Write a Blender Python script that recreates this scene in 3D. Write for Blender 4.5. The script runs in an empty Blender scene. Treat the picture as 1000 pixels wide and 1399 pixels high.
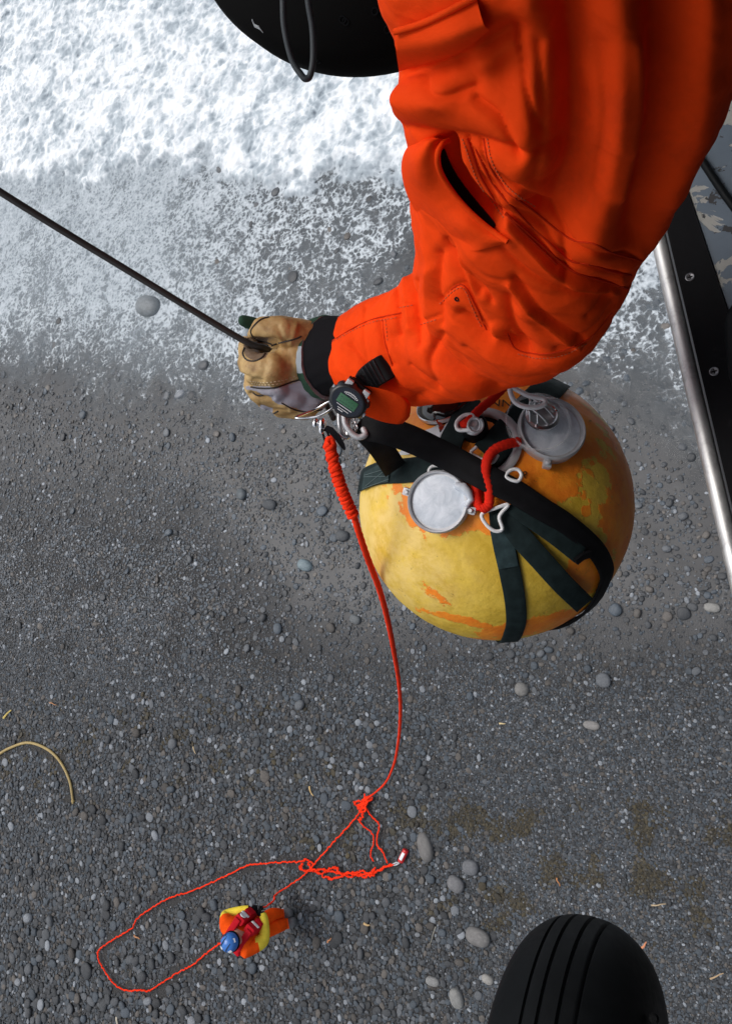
import bpy, bmesh, math, random
import numpy as np
from mathutils import Vector, Matrix, Euler, Quaternion
from mathutils.bvhtree import BVHTree

random.seed(7)
rng = np.random.default_rng(7)
S = bpy.context.scene
COL = S.collection

# ------------------------------------------------------------------ camera, sky, sun, exposure
H = 9.8                                   # camera height over the beach, metres
F = 1000.0                                # focal length in photograph pixels (1000 x 1399 frame)
_down = Vector((0.56, -0.21, -1.0)).normalized()      # gravity in camera axes: the photographer leans out of the door
_up = -_down
_xc = (Vector((1, 0, 0)) - _up * _up.x).normalized()
_yc = _up.cross(_xc)
M3 = Matrix((_xc, _yc, _up))              # camera axes -> world axes
CAM = Vector((0, 0, H))
cam_d = bpy.data.cameras.new('camera')
cam = bpy.data.objects.new('camera', cam_d)
COL.objects.link(cam)
cam_d.sensor_fit = 'VERTICAL'
cam_d.sensor_height = 36.0
cam_d.sensor_width = 36.0
cam_d.lens = 36.0 * F / 1399.0
cam_d.clip_start = 0.05
cam_d.clip_end = 2000
cam.matrix_world = Matrix.Translation(CAM) @ M3.to_4x4()
S.camera = cam

SUN_DIR = (M3 @ Vector((-0.68, 0.20, 0.50))).normalized()   # towards the light: open sky beyond the door
if SUN_DIR.z < 0.55:
    SUN_DIR = Vector((SUN_DIR.x, SUN_DIR.y, 0.0)).normalized() * 0.77 + Vector((0, 0, 0.64))
    SUN_DIR.normalize()
W = bpy.data.worlds.new('World')
S.world = W
W.use_nodes = True
wn, wl = W.node_tree.nodes, W.node_tree.links
wn.clear()
sky = wn.new('ShaderNodeTexSky')
sky.sky_type = 'NISHITA'
sky.sun_disc = False
sky.sun_elevation = math.asin(SUN_DIR.z)
sky.sun_rotation = math.atan2(SUN_DIR.x, SUN_DIR.y)
sky.air_density = 1.0
sky.dust_density = 4.0
sky.ozone_density = 1.0
hs = wn.new('ShaderNodeHueSaturation')
hs.inputs['Saturation'].default_value = 0.42           # overcast: nearly white sky
bg = wn.new('ShaderNodeBackground')
bg.inputs['Strength'].default_value = 0.145
wo = wn.new('ShaderNodeOutputWorld')
wl.new(sky.outputs[0], hs.inputs['Color'])
wl.new(hs.outputs[0], bg.inputs['Color'])
wl.new(bg.outputs[0], wo.inputs[0])
sun_d = bpy.data.lights.new('sun', 'SUN')
sun_d.energy = 0.9
sun_d.angle = math.radians(24)
sun_d.color = (1.0, 0.97, 0.93)
sun = bpy.data.objects.new('sun', sun_d)
COL.objects.link(sun)
sun.rotation_euler = (-SUN_DIR).to_track_quat('-Z', 'Y').to_euler()
sun.location = (0, 0, 30)
vs = S.view_settings
vs.view_transform = 'Standard'
vs.look = 'None'
vs.gamma = 1.0
vs.exposure = 0.17
vs.use_curve_mapping = False
S.cycles.max_bounces = 8
S.cycles.transparent_max_bounces = 16

# ------------------------------------------------------------------ helpers: space
def P(px, py, d):                          # the place seen at a pixel, d metres deep
    return CAM + M3 @ Vector(((px - 500) / F * d, (700 - py) / F * d, -d))
def ray(px, py):
    return (M3 @ Vector(((px - 500) / F, (700 - py) / F, -1.0))).normalized()
def atz(px, py, z=0.0):
    r = ray(px, py)
    return CAM + r * ((z - H) / r.z)
M3n = np.array(M3)
def proj(a):                               # world (n,3) -> pixels, depth
    c = (np.asarray(a, float) - np.array(CAM)) @ M3n
    d = np.maximum(-c[:, 2], 1e-4)
    return 500 + F * c[:, 0] / d, 700 - F * c[:, 1] / d, d

def pnoise(x, y, seed=0):                  # gradient noise, about -1..1
    xi = np.floor(x).astype(np.int64); yi = np.floor(y).astype(np.int64)
    xf = x - xi; yf = y - yi
    def g(ix, iy):
        h = (ix * 374761393 + iy * 668265263 + seed * 974634777) & 0xffffffff
        h = ((h ^ (h >> 13)) * 1274126177) & 0xffffffff
        a = ((h ^ (h >> 16)) & 0xffff) / 65536.0 * 2 * np.pi
        return np.cos(a), np.sin(a)
    u = xf * xf * xf * (xf * (xf * 6 - 15) + 10); v = yf * yf * yf * (yf * (yf * 6 - 15) + 10)
    def dot(dx, dy):
        gx, gy = g(xi + dx, yi + dy)
        return gx * (xf - dx) + gy * (yf - dy)
    a = dot(0, 0) * (1 - u) + dot(1, 0) * u
    b = dot(0, 1) * (1 - u) + dot(1, 1) * u
    return (a * (1 - v) + b * v) * 1.5
def fbm(x, y, o=4, seed=0):
    s = 0; a = 1; t = 0
    for k in range(o):
        s = s + a * pnoise(x * 2 ** k, y * 2 ** k, seed + k); t += a; a *= 0.5
    return s / t
def sst(a, b, x):
    t = np.clip((x - a) / (b - a), 0, 1)
    return t * t * (3 - 2 * t)

# ------------------------------------------------------------------ helpers: meshes
def catmull(pts, n=8, closed=False):
    pts = [np.array(p, float) for p in pts]
    m = len(pts); out = []
    rngk = range(m) if closed else range(m - 1)
    for i in rngk:
        if closed:
            p0, p1, p2, p3 = pts[i - 1], pts[i], pts[(i + 1) % m], pts[(i + 2) % m]
        else:
            p1, p2 = pts[i], pts[i + 1]
            p0 = pts[i - 1] if i else 2 * p1 - p2
            p3 = pts[i + 2] if i + 2 < m else 2 * p2 - p1
        for k in range(n):
            t = k / n
            out.append(0.5 * (2 * p1 + (p2 - p0) * t + (2 * p0 - 5 * p1 + 4 * p2 - p3) * t * t + (3 * p1 - p0 - 3 * p2 + p3) * t ** 3))
    if not closed: out.append(pts[-1])
    return out

def tube(pts, r, seg=10, closed=False, caps=True, flat=1.0):
    pts = [Vector(p) for p in pts]; n = len(pts)
    if not hasattr(r, '__len__'): r = [r] * n
    T = []
    for i in range(n):
        a = pts[i - 1] if (i or closed) else pts[i]
        b = pts[(i + 1) % n] if (i + 1 < n or closed) else pts[i]
        T.append((b - a).normalized())
    ref = Vector((0, 0, 1)) if abs(T[0].z) < 0.9 else Vector((1, 0, 0))
    N = (ref - T[0] * ref.dot(T[0])).normalized()
    V, Fc = [], []
    for i in range(n):
        N = (N - T[i] * N.dot(T[i])).normalized()
        B = T[i].cross(N)
        for k in range(seg):
            a = 2 * math.pi * k / seg
            V.append(pts[i] + (N * math.cos(a) * flat + B * math.sin(a)) * r[i])
    m = n if closed else n - 1
    for i in range(m):
        for k in range(seg):
            a = i * seg + k; b = i * seg + (k + 1) % seg
            c = ((i + 1) % n) * seg + (k + 1) % seg; d = ((i + 1) % n) * seg + k
            Fc.append((a, b, c, d))
    if caps and not closed:
        for i, s in ((0, -1), (n - 1, 1)):
            base = i * seg; ring = list(range(base, base + seg))
            ctr = len(V); V.append(pts[i] + T[i] * s * r[i] * 0.45)
            for k in range(seg):
                a, b = ring[k], ring[(k + 1) % seg]
                Fc.append((b, a, ctr) if s < 0 else (a, b, ctr))
    return V, Fc

def capsule(p0, p1, r0, r1, seg=20):
    p0, p1 = Vector(p0), Vector(p1); ax = (p1 - p0).normalized()
    pts, rr = [], []
    for k in range(7):
        a = math.pi / 2 * (1 - k / 6); pts.append(p0 - ax * r0 * math.sin(a)); rr.append(max(r0 * math.cos(a), 1e-4))
    for k in range(7):
        a = math.pi / 2 * k / 6; pts.append(p1 + ax * r1 * math.sin(a)); rr.append(max(r1 * math.cos(a), 1e-4))
    return tube(pts, rr, seg)

def ribbon(C, N, w, t):                    # webbing: centre line, outward normals, width, thickness
    n = len(C); V, Fc = [], []
    C = [Vector(c) for c in C]
    if not hasattr(w, '__len__'): w = [w] * n
    prof = [(-.5, -.5), (-.5, .2), (-.46, .5), (-.2, .42), (.2, .42), (.46, .5), (.5, .2), (.5, -.5)]
    for i in range(n):
        T = (C[min(i + 1, n - 1)] - C[max(i - 1, 0)]).normalized()
        nn = Vector(N[i]); nn = (nn - T * nn.dot(T)).normalized()
        B = T.cross(nn)
        for a, b in prof: V.append(C[i] + B * a * w[i] + nn * b * t)
    k = len(prof)
    for i in range(n - 1):
        for j in range(k):
            Fc.append((i * k + j, (i + 1) * k + j, (i + 1) * k + (j + 1) % k, i * k + (j + 1) % k))
    Fc.append(tuple(range(k))); Fc.append(tuple(reversed(range((n - 1) * k, n * k))))
    return V, Fc

def lathe(prof, o, ax, seg=40, ref=None, cap0=True, cap1=True):   # prof: (radius, height) pairs
    o, ax = Vector(o), Vector(ax).normalized()
    ref = Vector(ref) if ref is not None else (Vector((1, 0, 0)) if abs(ax.x) < .8 else Vector((0, 1, 0)))
    u = (ref - ax * ref.dot(ax)).normalized(); v = ax.cross(u)
    V, Fc = [], []
    for r, h in prof:
        for k in range(seg):
            a = 2 * math.pi * k / seg
            V.append(o + ax * h + (u * math.cos(a) + v * math.sin(a)) * r)
    for i in range(len(prof) - 1):
        for k in range(seg):
            Fc.append((i * seg + k, i * seg + (k + 1) % seg, (i + 1) * seg + (k + 1) % seg, (i + 1) * seg + k))
    if cap0: Fc.append(tuple(reversed(range(seg))))
    if cap1: Fc.append(tuple(range((len(prof) - 1) * seg, len(prof) * seg)))
    return V, Fc

def box(c, ux, uy, uz, bev=0.0):           # centre and three half-axis vectors
    c, ux, uy, uz = Vector(c), Vector(ux), Vector(uy), Vector(uz)
    bm = bmesh.new()
    vs_ = {}
    for i in (-1, 1):
        for j in (-1, 1):
            for k in (-1, 1): vs_[i, j, k] = bm.verts.new(c + ux * i + uy * j + uz * k)
    for f in (((-1,-1,-1),(-1,-1,1),(-1,1,1),(-1,1,-1)), ((1,-1,-1),(1,1,-1),(1,1,1),(1,-1,1)),
              ((-1,-1,-1),(1,-1,-1),(1,-1,1),(-1,-1,1)), ((-1,1,-1),(-1,1,1),(1,1,1),(1,1,-1)),
              ((-1,-1,-1),(-1,1,-1),(1,1,-1),(1,-1,-1)), ((-1,-1,1),(1,-1,1),(1,1,1),(-1,1,1))):
        bm.faces.new([vs_[x] for x in f])
    bmesh.ops.recalc_face_normals(bm, faces=bm.faces)
    if bev: bmesh.ops.bevel(bm, geom=bm.edges[:], offset=bev, segments=2, affect='EDGES', profile=.6)
    bm.verts.index_update()
    V = [v.co.copy() for v in bm.verts]; Fc = [tuple(v.index for v in f.verts) for f in bm.faces]
    bm.free()
    return V, Fc

def wloc(o):
    l = Vector((0, 0, 0))
    while o is not None:
        l += o.location; o = o.parent
    return l

def mk(name, shapes, mat, parent=None, smooth=True, origin=None):
    """one mesh object from shapes [(verts, faces) or (verts, faces, material index)], world coordinates"""
    if isinstance(shapes, tuple): shapes = [shapes]
    mats = mat if isinstance(mat, (list, tuple)) else [mat]
    V, Fc, mi = [], [], []
    for sh in shapes:
        o = len(V)
        V += [tuple(v) for v in sh[0]]
        Fc += [tuple(i + o for i in f) for f in sh[1]]
        m = sh[2] if len(sh) > 2 else 0
        mi += list(m) if hasattr(m, '__len__') else [m] * len(sh[1])
    A = np.array(V)
    if origin is None:
        lo, hi = A.min(0), A.max(0)
        origin = Vector(((lo[0] + hi[0]) / 2, (lo[1] + hi[1]) / 2, lo[2] if parent is None else (lo[2] + hi[2]) / 2))
    me = bpy.data.meshes.new(name)
    me.from_pydata((A - np.array(origin)).tolist(), [], Fc)
    for m in mats: me.materials.append(m)
    me.polygons.foreach_set('material_index', mi)
    me.polygons.foreach_set('use_smooth', [smooth] * len(Fc))
    me.update()
    if smooth == 'auto' or smooth is True:
        try: me.set_sharp_from_angle(angle=math.radians(50))
        except Exception: pass
    o = bpy.data.objects.new(name, me)
    COL.objects.link(o)
    if parent is not None: o.parent = parent
    o.location = Vector(origin) - (wloc(parent) if parent is not None else Vector())
    return o
def tag(o, label=None, cat=None, group=None, kind=None):
    for k, v in (('label', label), ('category', cat), ('group', group), ('kind', kind)):
        if v: o[k] = v
    return o
def thing(name, loc, label, cat, group=None):
    o = bpy.data.objects.new(name, None)
    COL.objects.link(o)
    o.empty_display_size = 0.1
    o.location = loc
    return tag(o, label, cat, group)

# ------------------------------------------------------------------ helpers: materials
class Mat:
    def __init__(s, name, base=(.5, .5, .5), rough=.5, metal=0.0, **kw):
        s.m = bpy.data.materials.new(name); s.m.use_nodes = True
        s.n = s.m.node_tree.nodes; s.l = s.m.node_tree.links
        s.b = s.n['Principled BSDF']; s.out = s.n['Material Output']
        s.set('Base Color', base if not hasattr(base, '__len__') else (*base, 1)); s.set('Roughness', rough); s.set('Metallic', metal)
        for k, v in kw.items(): s.set(k.replace('_', ' '), v)
    def set(s, k, v):
        if hasattr(v, 'is_linked') or hasattr(v, 'links'): s.l.new(v, s.b.inputs[k])
        else: s.b.inputs[k].default_value = v
    def inp(s, node, k, v):
        if v is None: return
        if hasattr(v, 'links'): s.l.new(v, node.inputs[k])
        else: node.inputs[k].default_value = v
    def coord(s, which='Object'): return s.n.new('ShaderNodeTexCoord').outputs[which]
    def geo(s): return s.n.new('ShaderNodeNewGeometry').outputs['Position']
    def attr(s, name, kind='GEOMETRY', out='Fac'):
        a = s.n.new('ShaderNodeAttribute'); a.attribute_name = name; a.attribute_type = kind; return a.outputs[out]
    def noise(s, scale=5, detail=4, rough=.55, vec=None, dist=0.0, out=0):
        t = s.n.new('ShaderNodeTexNoise'); s.inp(t, 'Vector', vec); s.inp(t, 'Scale', scale); s.inp(t, 'Detail', detail); s.inp(t, 'Roughness', rough); s.inp(t, 'Distortion', dist)
        return t.outputs[out]
    def voro(s, scale=5, vec=None, feature='F1', out='Distance', smooth=None, rand=1.0):
        t = s.n.new('ShaderNodeTexVoronoi'); t.feature = feature; s.inp(t, 'Vector', vec); s.inp(t, 'Scale', scale); s.inp(t, 'Randomness', rand)
        if smooth is not None: s.inp(t, 'Smoothness', smooth)
        return t.outputs[out]
    def ramp(s, fac, stops, interp='LINEAR'):
        r = s.n.new('ShaderNodeValToRGB'); r.color_ramp.interpolation = interp
        e = r.color_ramp.elements
        while len(e) < len(stops): e.new(.5)
        for q, (p, c) in zip(e, stops):
            q.position = p; q.color = (*c, 1) if hasattr(c, '__len__') else (c, c, c, 1)
        s.l.new(fac, r.inputs[0]); return r.outputs[0]
    def mix(s, f, a, b, mode='MIX'):
        m = s.n.new('ShaderNodeMix'); m.data_type = 'RGBA'; m.blend_type = mode
        s.inp(m, 0, f)
        for k, v in ((6, a), (7, b)):
            s.inp(m, k, v if hasattr(v, 'links') else ((*v, 1) if hasattr(v, '__len__') else (v, v, v, 1)))
        return m.outputs[2]
    def math(s, op, a, b=None, c=None, clamp=False):
        m = s.n.new('ShaderNodeMath'); m.operation = op; m.use_clamp = clamp
        s.inp(m, 0, a); s.inp(m, 1, b); s.inp(m, 2, c); return m.outputs[0]
    def smst(s, x, a, b):
        m = s.n.new('ShaderNodeMapRange'); m.interpolation_type = 'SMOOTHSTEP'
        s.inp(m, 0, x); s.inp(m, 1, a); s.inp(m, 2, b); return m.outputs[0]
    def vmath(s, op, a, b=None):
        m = s.n.new('ShaderNodeVectorMath'); m.operation = op; s.inp(m, 0, a); s.inp(m, 1, b); return m.outputs[0]
    def scale(s, v, k):
        m = s.n.new('ShaderNodeVectorMath'); m.operation = 'SCALE'; s.inp(m, 0, v); s.inp(m, 3, k); return m.outputs[0]
    def bump(s, h, strength=.3, dist=.01, prev=None):
        b = s.n.new('ShaderNodeBump'); s.inp(b, 'Height', h); s.inp(b, 'Strength', strength); s.inp(b, 'Distance', dist); s.inp(b, 'Normal', prev)
        s.l.new(b.outputs[0], s.b.inputs['Normal']); return b.outputs[0]

def simple(name, base, rough=.5, metal=0.0, var=.25, scale=40, bump=.15, bscale=200, bdist=.001, **kw):
    m = Mat(name, base, rough, metal, **kw)
    c = m.coord()
    n = m.noise(scale, 5, .6, c)
    dark = tuple(x * (1 - var) for x in base); lite = tuple(min(1, x * (1 + var)) for x in base)
    m.set('Base Color', m.mix(n, dark, lite))
    m.set('Roughness', m.math('ADD', m.math('MULTIPLY', m.noise(scale * 2, 3, .5, c), .25), max(rough - .12, 0.02)))
    if bump: m.bump(m.noise(bscale, 3, .6, c), bump, bdist)
    return m.m

def cloth(name, base, wear=None, weave=1400):
    m = Mat(name, base, .85)
    m.set('Specular IOR Level', .06)
    c = m.coord()
    n1 = m.noise(9, 4, .6, c); n2 = m.noise(70, 3, .6, c)
    col = m.mix(m.smst(n1, .35, .7), tuple(x * .86 for x in base), tuple(min(1, x * 1.06) for x in base))
    col = m.mix(m.math('MULTIPLY', m.smst(n2, .5, .8), .3), col, tuple(x * .8 for x in base))
    if wear:
        col = m.mix(m.math('MULTIPLY', m.smst(m.noise(7, 6, .7, c), .50, .72), .55), col, wear)
        col = m.mix(m.math('MULTIPLY', m.smst(m.noise(260, 3, .7, c), .62, .75), .25), col, tuple(min(1, x * 1.1 + .03) for x in base))
    m.set('Base Color', col)
    w = m.n.new('ShaderNodeTexWave'); m.inp(w, 'Vector', c); m.inp(w, 'Scale', weave); m.inp(w, 'Distortion', 2.0)
    b1 = m.bump(m.noise(22, 4, .55, c), .35, .006)
    b2 = m.bump(m.noise(120, 3, .6, c), .25, .0015, b1)
    m.bump(w.outputs[1], .12, .0004, b2)
    return m.m

def webbing(name, base, rough=.7):
    m = Mat(name, base, rough)
    m.set('Specular IOR Level', .12)
    c = m.coord()
    n = m.noise(60, 5, .6, c)
    m.set('Base Color', m.mix(m.smst(n, .3, .75), tuple(x * .75 for x in base), tuple(x * 1.35 for x in base)))
    w = m.n.new('ShaderNodeTexWave'); w.wave_profile = 'SAW'; m.inp(w, 'Vector', c); m.inp(w, 'Scale', 320); m.inp(w, 'Distortion', 1.2)
    m.bump(w.outputs[1], .25, .0006)
    return m.m

M_orange = cloth('orange_flight_cloth', (.92, .064, .006), (.58, .042, .008))
M_orange_in = cloth('pocket_inner_dark', (.30, .03, .012))
M_black_cloth = cloth('black_knit', (.012, .012, .014))
M_web = webbing('dark_webbing', (.012, .021, .022))
M_black_web = webbing('black_webbing', (.005, .005, .006), .6)
M_blackrub = simple('black_rubber', (.006, .007, .008), .5, var=.35, scale=30, bump=.2, bscale=260, Specular_IOR_Level=.10)
M_dome = simple('matte_black_paint', (.004, .004, .004), .8, var=.3, scale=14, bump=.1, Specular_IOR_Level=.06)
M_steel = simple('steel', (.55, .55, .56), .3, 1.0, var=.15)
M_chrome = simple('bright_metal', (.75, .75, .77), .16, 1.0, var=.1)
M_alu = simple('cast_aluminium', (.50, .51, .53), .55, .45, var=.3, scale=60, bump=.3)
M_white = simple('white_paint', (.72, .73, .74), .4, var=.1)
M_cable = simple('cable_jacket', (.030, .026, .024), .5, var=.3, bump=.4, bscale=500)
M_red = cloth('red_rope_fibre', (.72, .025, .012), weave=900)
M_rope = cloth('orange_red_rope_fibre', (.95, .045, .012), weave=600)
M_green = cloth('green_knit', (.035, .075, .05))
M_greyband = cloth('grey_band', (.38, .43, .47))

# ------------------------------------------------------------------ beach ground
corners = [atz(x, y) for x in (-60, 1060) for y in (-60, 1460)]
X0, X1 = min(c.x for c in corners) - 1.5, max(c.x for c in corners) + 1.5
Y0, Y1 = min(c.y for c in corners) - 1.5, max(c.y for c in corners) + 1.5

def interp_pts(pts, u):
    return np.interp(u, [p[0] for p in pts], [p[1] for p in pts])
WASH = [(-400, 470), (0, 545), (120, 560), (250, 585), (350, 615), (440, 615), (520, 520), (590, 420), (650, 440), (760, 530), (850, 590), (960, 680), (1100, 720), (1400, 740)]
FRONT = [(-400, 250), (0, 240), (120, 242), (200, 236), (280, 216), (330, 246), (420, 262), (480, 238), (560, 236), (640, 270), (800, 330), (900, 350), (1000, 360), (1400, 380)]
def fields(x, y):
    """where the wet sand, strandline moss, surf and gravel sizes lie, at ground points"""
    u, v, d = proj(np.stack([x, y, np.zeros_like(x)], 1))
    n1 = fbm(x * .9, y * .9, 4, 11); n2 = fbm(x * 2.2 + 9, y * 2.2, 4, 23)
    vw = v + n1 * 26 + n2 * 14
    uw = u + n2 * 50
    edge = interp_pts(WASH, u); front = interp_pts(FRONT, u)
    return u, v, uw, vw, edge, front, n1, n2

def grid_axis(a, b, step, far):
    core = np.arange(a, b + step, step)
    out = np.geomspace(step, far, 26)
    return np.concatenate([(a - np.cumsum(out))[::-1], core, core[-1] + np.cumsum(out)])
gx = grid_axis(X0, X1, .07, 60); gy = grid_axis(Y0, Y1, .07, 60)
GX, GY = np.meshgrid(gx, gy)
x, y = GX.ravel(), GY.ravel()
core = (x > X0 - 1) & (x < X1 + 1) & (y > Y0 - 1) & (y < Y1 + 1)
gz = np.where(core, fbm(x * .45, y * .45, 3, 5) * .03 + fbm(x * 3, y * 3, 3, 6) * .008, 0)
def ground_z(xa, ya): return fbm(xa * .45, ya * .45, 3, 5) * .03 + fbm(xa * 3, ya * 3, 3, 6) * .008
u, v, uw, vw, edge, front, n1, n2 = fields(x, y)
wet = np.where(core, sst(1010, 800, vw + sst(480, 200, uw) * 210) * 1.0, .3)
moss = np.where(core, np.clip(sst(.05, .5, n2 + .25 * n1) * (sst(1085, 1120, v) * sst(1330, 1260, v) * sst(520, 650, u) * .9
       + sst(930, 980, v) * sst(1120, 1050, v) * sst(520, 380, u) * .55 + sst(1080, 1110, v) * sst(1230, 1150, v) * sst(380, 450, u) * .5
       + .6 * sst(1290, 1330, v) * sst(260, 120, np.abs(u - 180))), 0, 1), 0)
nxg, nyg = len(gx), len(gy)
idx = np.arange(nxg * nyg).reshape(nyg, nxg)
quads = np.stack([idx[:-1, :-1], idx[:-1, 1:], idx[1:, 1:], idx[1:, :-1]], -1).reshape(-1, 4)

def grid_mesh(name, x, y, z, quads, mat, attrs):
    me = bpy.data.meshes.new(name)
    me.vertices.add(len(x)); me.vertices.foreach_set('co', np.stack([x, y, z], 1).astype(np.float32).ravel())
    me.loops.add(quads.size); me.polygons.add(len(quads))
    me.loops.foreach_set('vertex_index', quads.astype(np.int32).ravel())
    me.polygons.foreach_set('loop_start', np.arange(0, quads.size, 4, dtype=np.int32))
    me.polygons.foreach_set('use_smooth', np.ones(len(quads), bool))
    me.update(calc_edges=True); me.validate()
    for k, a in attrs.items():
        t = me.attributes.new(k, 'FLOAT', 'POINT'); t.data.foreach_set('value', a.astype(np.float32))
    me.materials.append(mat)
    o = bpy.data.objects.new(name, me); COL.objects.link(o); return o

g = Mat('beach_sand', (.08, .075, .07), .7)
pos = g.geo()
wetA, mossA = g.attr('wet'), g.attr('moss')
nA = g.noise(1.3, 5, .6, pos); nB = g.noise(60, 4, .7, pos); nC = g.noise(220, 2, .6, pos)
dry = g.mix(g.smst(nB, .35, .7), (.024, .024, .024), (.058, .057, .056))
wetc = g.mix(g.smst(nA, .35, .65), (.039, .040, .042), (.060, .061, .063))
wetc = g.mix(g.math('MULTIPLY', g.smst(nC, .45, .75), .4), wetc, (.032, .032, .034))
colr = g.mix(wetA, dry, wetc)
mossc = g.mix(g.noise(25, 4, .6, pos), (.020, .016, .008), (.085, .060, .018))
colr = g.mix(g.math('MULTIPLY', mossA, g.smst(g.noise(12, 5, .65, pos), .4, .62)), colr, mossc)
g.set('Base Color', colr)
g.set('Roughness', g.math('SUBTRACT', .8, g.math('MULTIPLY', wetA, .32)))
vb = g.voro(55, pos)
h1 = g.bump(g.math('ADD', g.math('MULTIPLY', nB, g.math('SUBTRACT', .6, g.math('MULTIPLY', wetA, .45))), g.math('MULTIPLY', vb, g.math('SUBTRACT', 1.0, g.math('MULTIPLY', wetA, .97)))), .8, .02)
g.bump(nC, .25, .003, h1)
beach = tag(grid_mesh('beach', x, y, gz, quads, g.m, {'wet': wet, 'moss': moss}), kind='structure')

# ------------------------------------------------------------------ surf: one sheet of shallow water and foam
step = .024
wx = np.arange(X0, X1, step)
ywash_min = min(atz(u_, interp_pts(WASH, u_) + 60).y for u_ in range(-50, 1100, 50))
wy = np.arange(ywash_min - .3, Y1, step)
WX, WY = np.meshgrid(wx, wy)
x, y = WX.ravel(), WY.ravel()
u, v, uw, vw, edge, front, n1, n2 = fields(x, y)
ve = edge - v + n1 * 34 + n2 * 22 + pnoise(x * 6, y * 6, 31) * 9            # px landwards of the wash limit
vf = front - v + n1 * 40 + n2 * 38 + pnoise(x * 5, y * 5, 37) * 10          # px seawards of the foam front
dense = sst(-14, 24, vf)
wash = sst(-10, 170, ve) ** .8
left = sst(420, 180, u + n1 * 80)
D = wash * (.37 + .22 * left) + .16 * sst(-150, 0, vf) * wash + dense * .34
D = D + .16 * np.exp(-(((u - 400) / 240) ** 2 + ((v - 175) / 80) ** 2)) * dense
hole = np.exp(-(((u - 610) / 55) ** 2 + ((v - 350) / 75) ** 2)) * .30
hole2 = sst(.1, .6, n1) * .10
topgrey = sst(60, -10, v + n1 * 40) * .16
D = D - hole - topgrey - hole2 * (1 - dense)
rs = sst(840, 880, u) * (1 - dense)
streak = np.clip(pnoise((x * .55 + y * .84) * .01 + (x * .84 - y * .55) * 3.2, (x * .55 + y * .84) * .5, 77), -.3, 1)
D = np.where(u > 780, D + .06 * rs + .30 * streak * rs - .18 * sst(430, 640, v) * rs, D)
D = np.clip(D, 0, 1)
milk = np.clip(wash * (.25 + .42 * left) + .18 * dense - hole, 0, 1)
film = sst(-34, 70, ve)
wq = fbm(x * 1.1, y * 1.1, 3, 71) * .35; wr = fbm(x * 1.1 + 40, y * 1.1, 3, 73) * .35
bil = 1 - np.abs(pnoise((x + wq) * 2.6, (y + wr) * 2.6, 41)) * 1.6
bil2 = 1 - np.abs(pnoise((x + wq) * 6.5, (y + wr) * 6.5, 43)) * 1.6
bil3 = 1 - np.abs(pnoise((x + wr) * 14, (y + wq) * 14, 47)) * 1.6
relief = (.5 * bil + .32 * bil2 + .18 * bil3)
wz = ground_z(x, y) + .004 + film * (.026 + .034 * left) + .05 * relief * dense + .012 * np.clip(relief, 0, 1) * D * film + dense * .05
keep = film > .002
nxw, nyw = len(wx), len(wy)
idx = np.arange(nxw * nyw).reshape(nyw, nxw)
qd = np.stack([idx[:-1, :-1], idx[:-1, 1:], idx[1:, 1:], idx[1:, :-1]], -1).reshape(-1, 4)
inv = keep & (u > -260) & (u < 1260) & (v > -200)
qd = qd[inv[qd].all(1)]
used = np.unique(qd); remap = np.zeros(len(x), np.int64); remap[used] = np.arange(len(used))
sf = Mat('surf_water', (.3, .3, .3), .25)
pos = sf.geo()
flat_ = sf.vmath('MULTIPLY', pos, (1, 1, 0.0))
Da, Ma, Fa = sf.attr('foam'), sf.attr('milk'), sf.attr('film')
Re = sf.attr('relief')
def warped(base, s1, a1, s2, a2):
    n_a = sf.n.new('ShaderNodeTexNoise'); sf.inp(n_a, 'Vector', base); sf.inp(n_a, 'Scale', s1); sf.inp(n_a, 'Detail', 3)
    o1 = sf.scale(sf.vmath('SUBTRACT', n_a.outputs['Color'], (.5, .5, .5)), a1)
    n_b = sf.n.new('ShaderNodeTexNoise'); sf.inp(n_b, 'Vector', base); sf.inp(n_b, 'Scale', s2); sf.inp(n_b, 'Detail', 3)
    o2 = sf.scale(sf.vmath('SUBTRACT', n_b.outputs['Color'], (.5, .5, .5)), a2)
    return sf.vmath('ADD', base, sf.vmath('ADD', o1, o2))
wv = warped(flat_, 1.1, .34, 5, .055)
l1 = sf.smst(sf.voro(2.2, wv, 'SMOOTH_F1', smooth=.35), .08, .62)
l2 = sf.smst(sf.voro(5.2, wv, 'SMOOTH_F1', smooth=.3), .08, .62)
l3 = sf.smst(sf.voro(13, wv, 'SMOOTH_F1', smooth=.2), .1, .65)
nz = sf.noise(3.6, 5, .58, wv)
nf = sf.noise(24, 4, .65, flat_)
rid = sf.math('SUBTRACT', 1.0, sf.math('MULTIPLY', sf.math('ABSOLUTE', sf.math('SUBTRACT', sf.noise(3.2, 5, .6, wv), .5)), 7.0), clamp=True)
dn = sf.attr('dense')
huge = sf.noise(.55, 5, .6, flat_)
big = sf.noise(1.5, 6, .62, wv)
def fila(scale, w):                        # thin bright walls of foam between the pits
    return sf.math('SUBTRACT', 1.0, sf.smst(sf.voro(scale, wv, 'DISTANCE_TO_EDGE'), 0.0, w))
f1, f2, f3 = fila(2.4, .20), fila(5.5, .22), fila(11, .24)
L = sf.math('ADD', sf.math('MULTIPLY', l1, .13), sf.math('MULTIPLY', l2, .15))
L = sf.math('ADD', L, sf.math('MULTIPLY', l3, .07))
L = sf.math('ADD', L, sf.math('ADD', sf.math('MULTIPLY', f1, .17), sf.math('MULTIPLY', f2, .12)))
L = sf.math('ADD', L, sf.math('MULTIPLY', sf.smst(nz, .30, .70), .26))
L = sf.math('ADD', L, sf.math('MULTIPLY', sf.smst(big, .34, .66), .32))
L = sf.math('ADD', L, sf.math('MULTIPLY', rid, .08))
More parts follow.
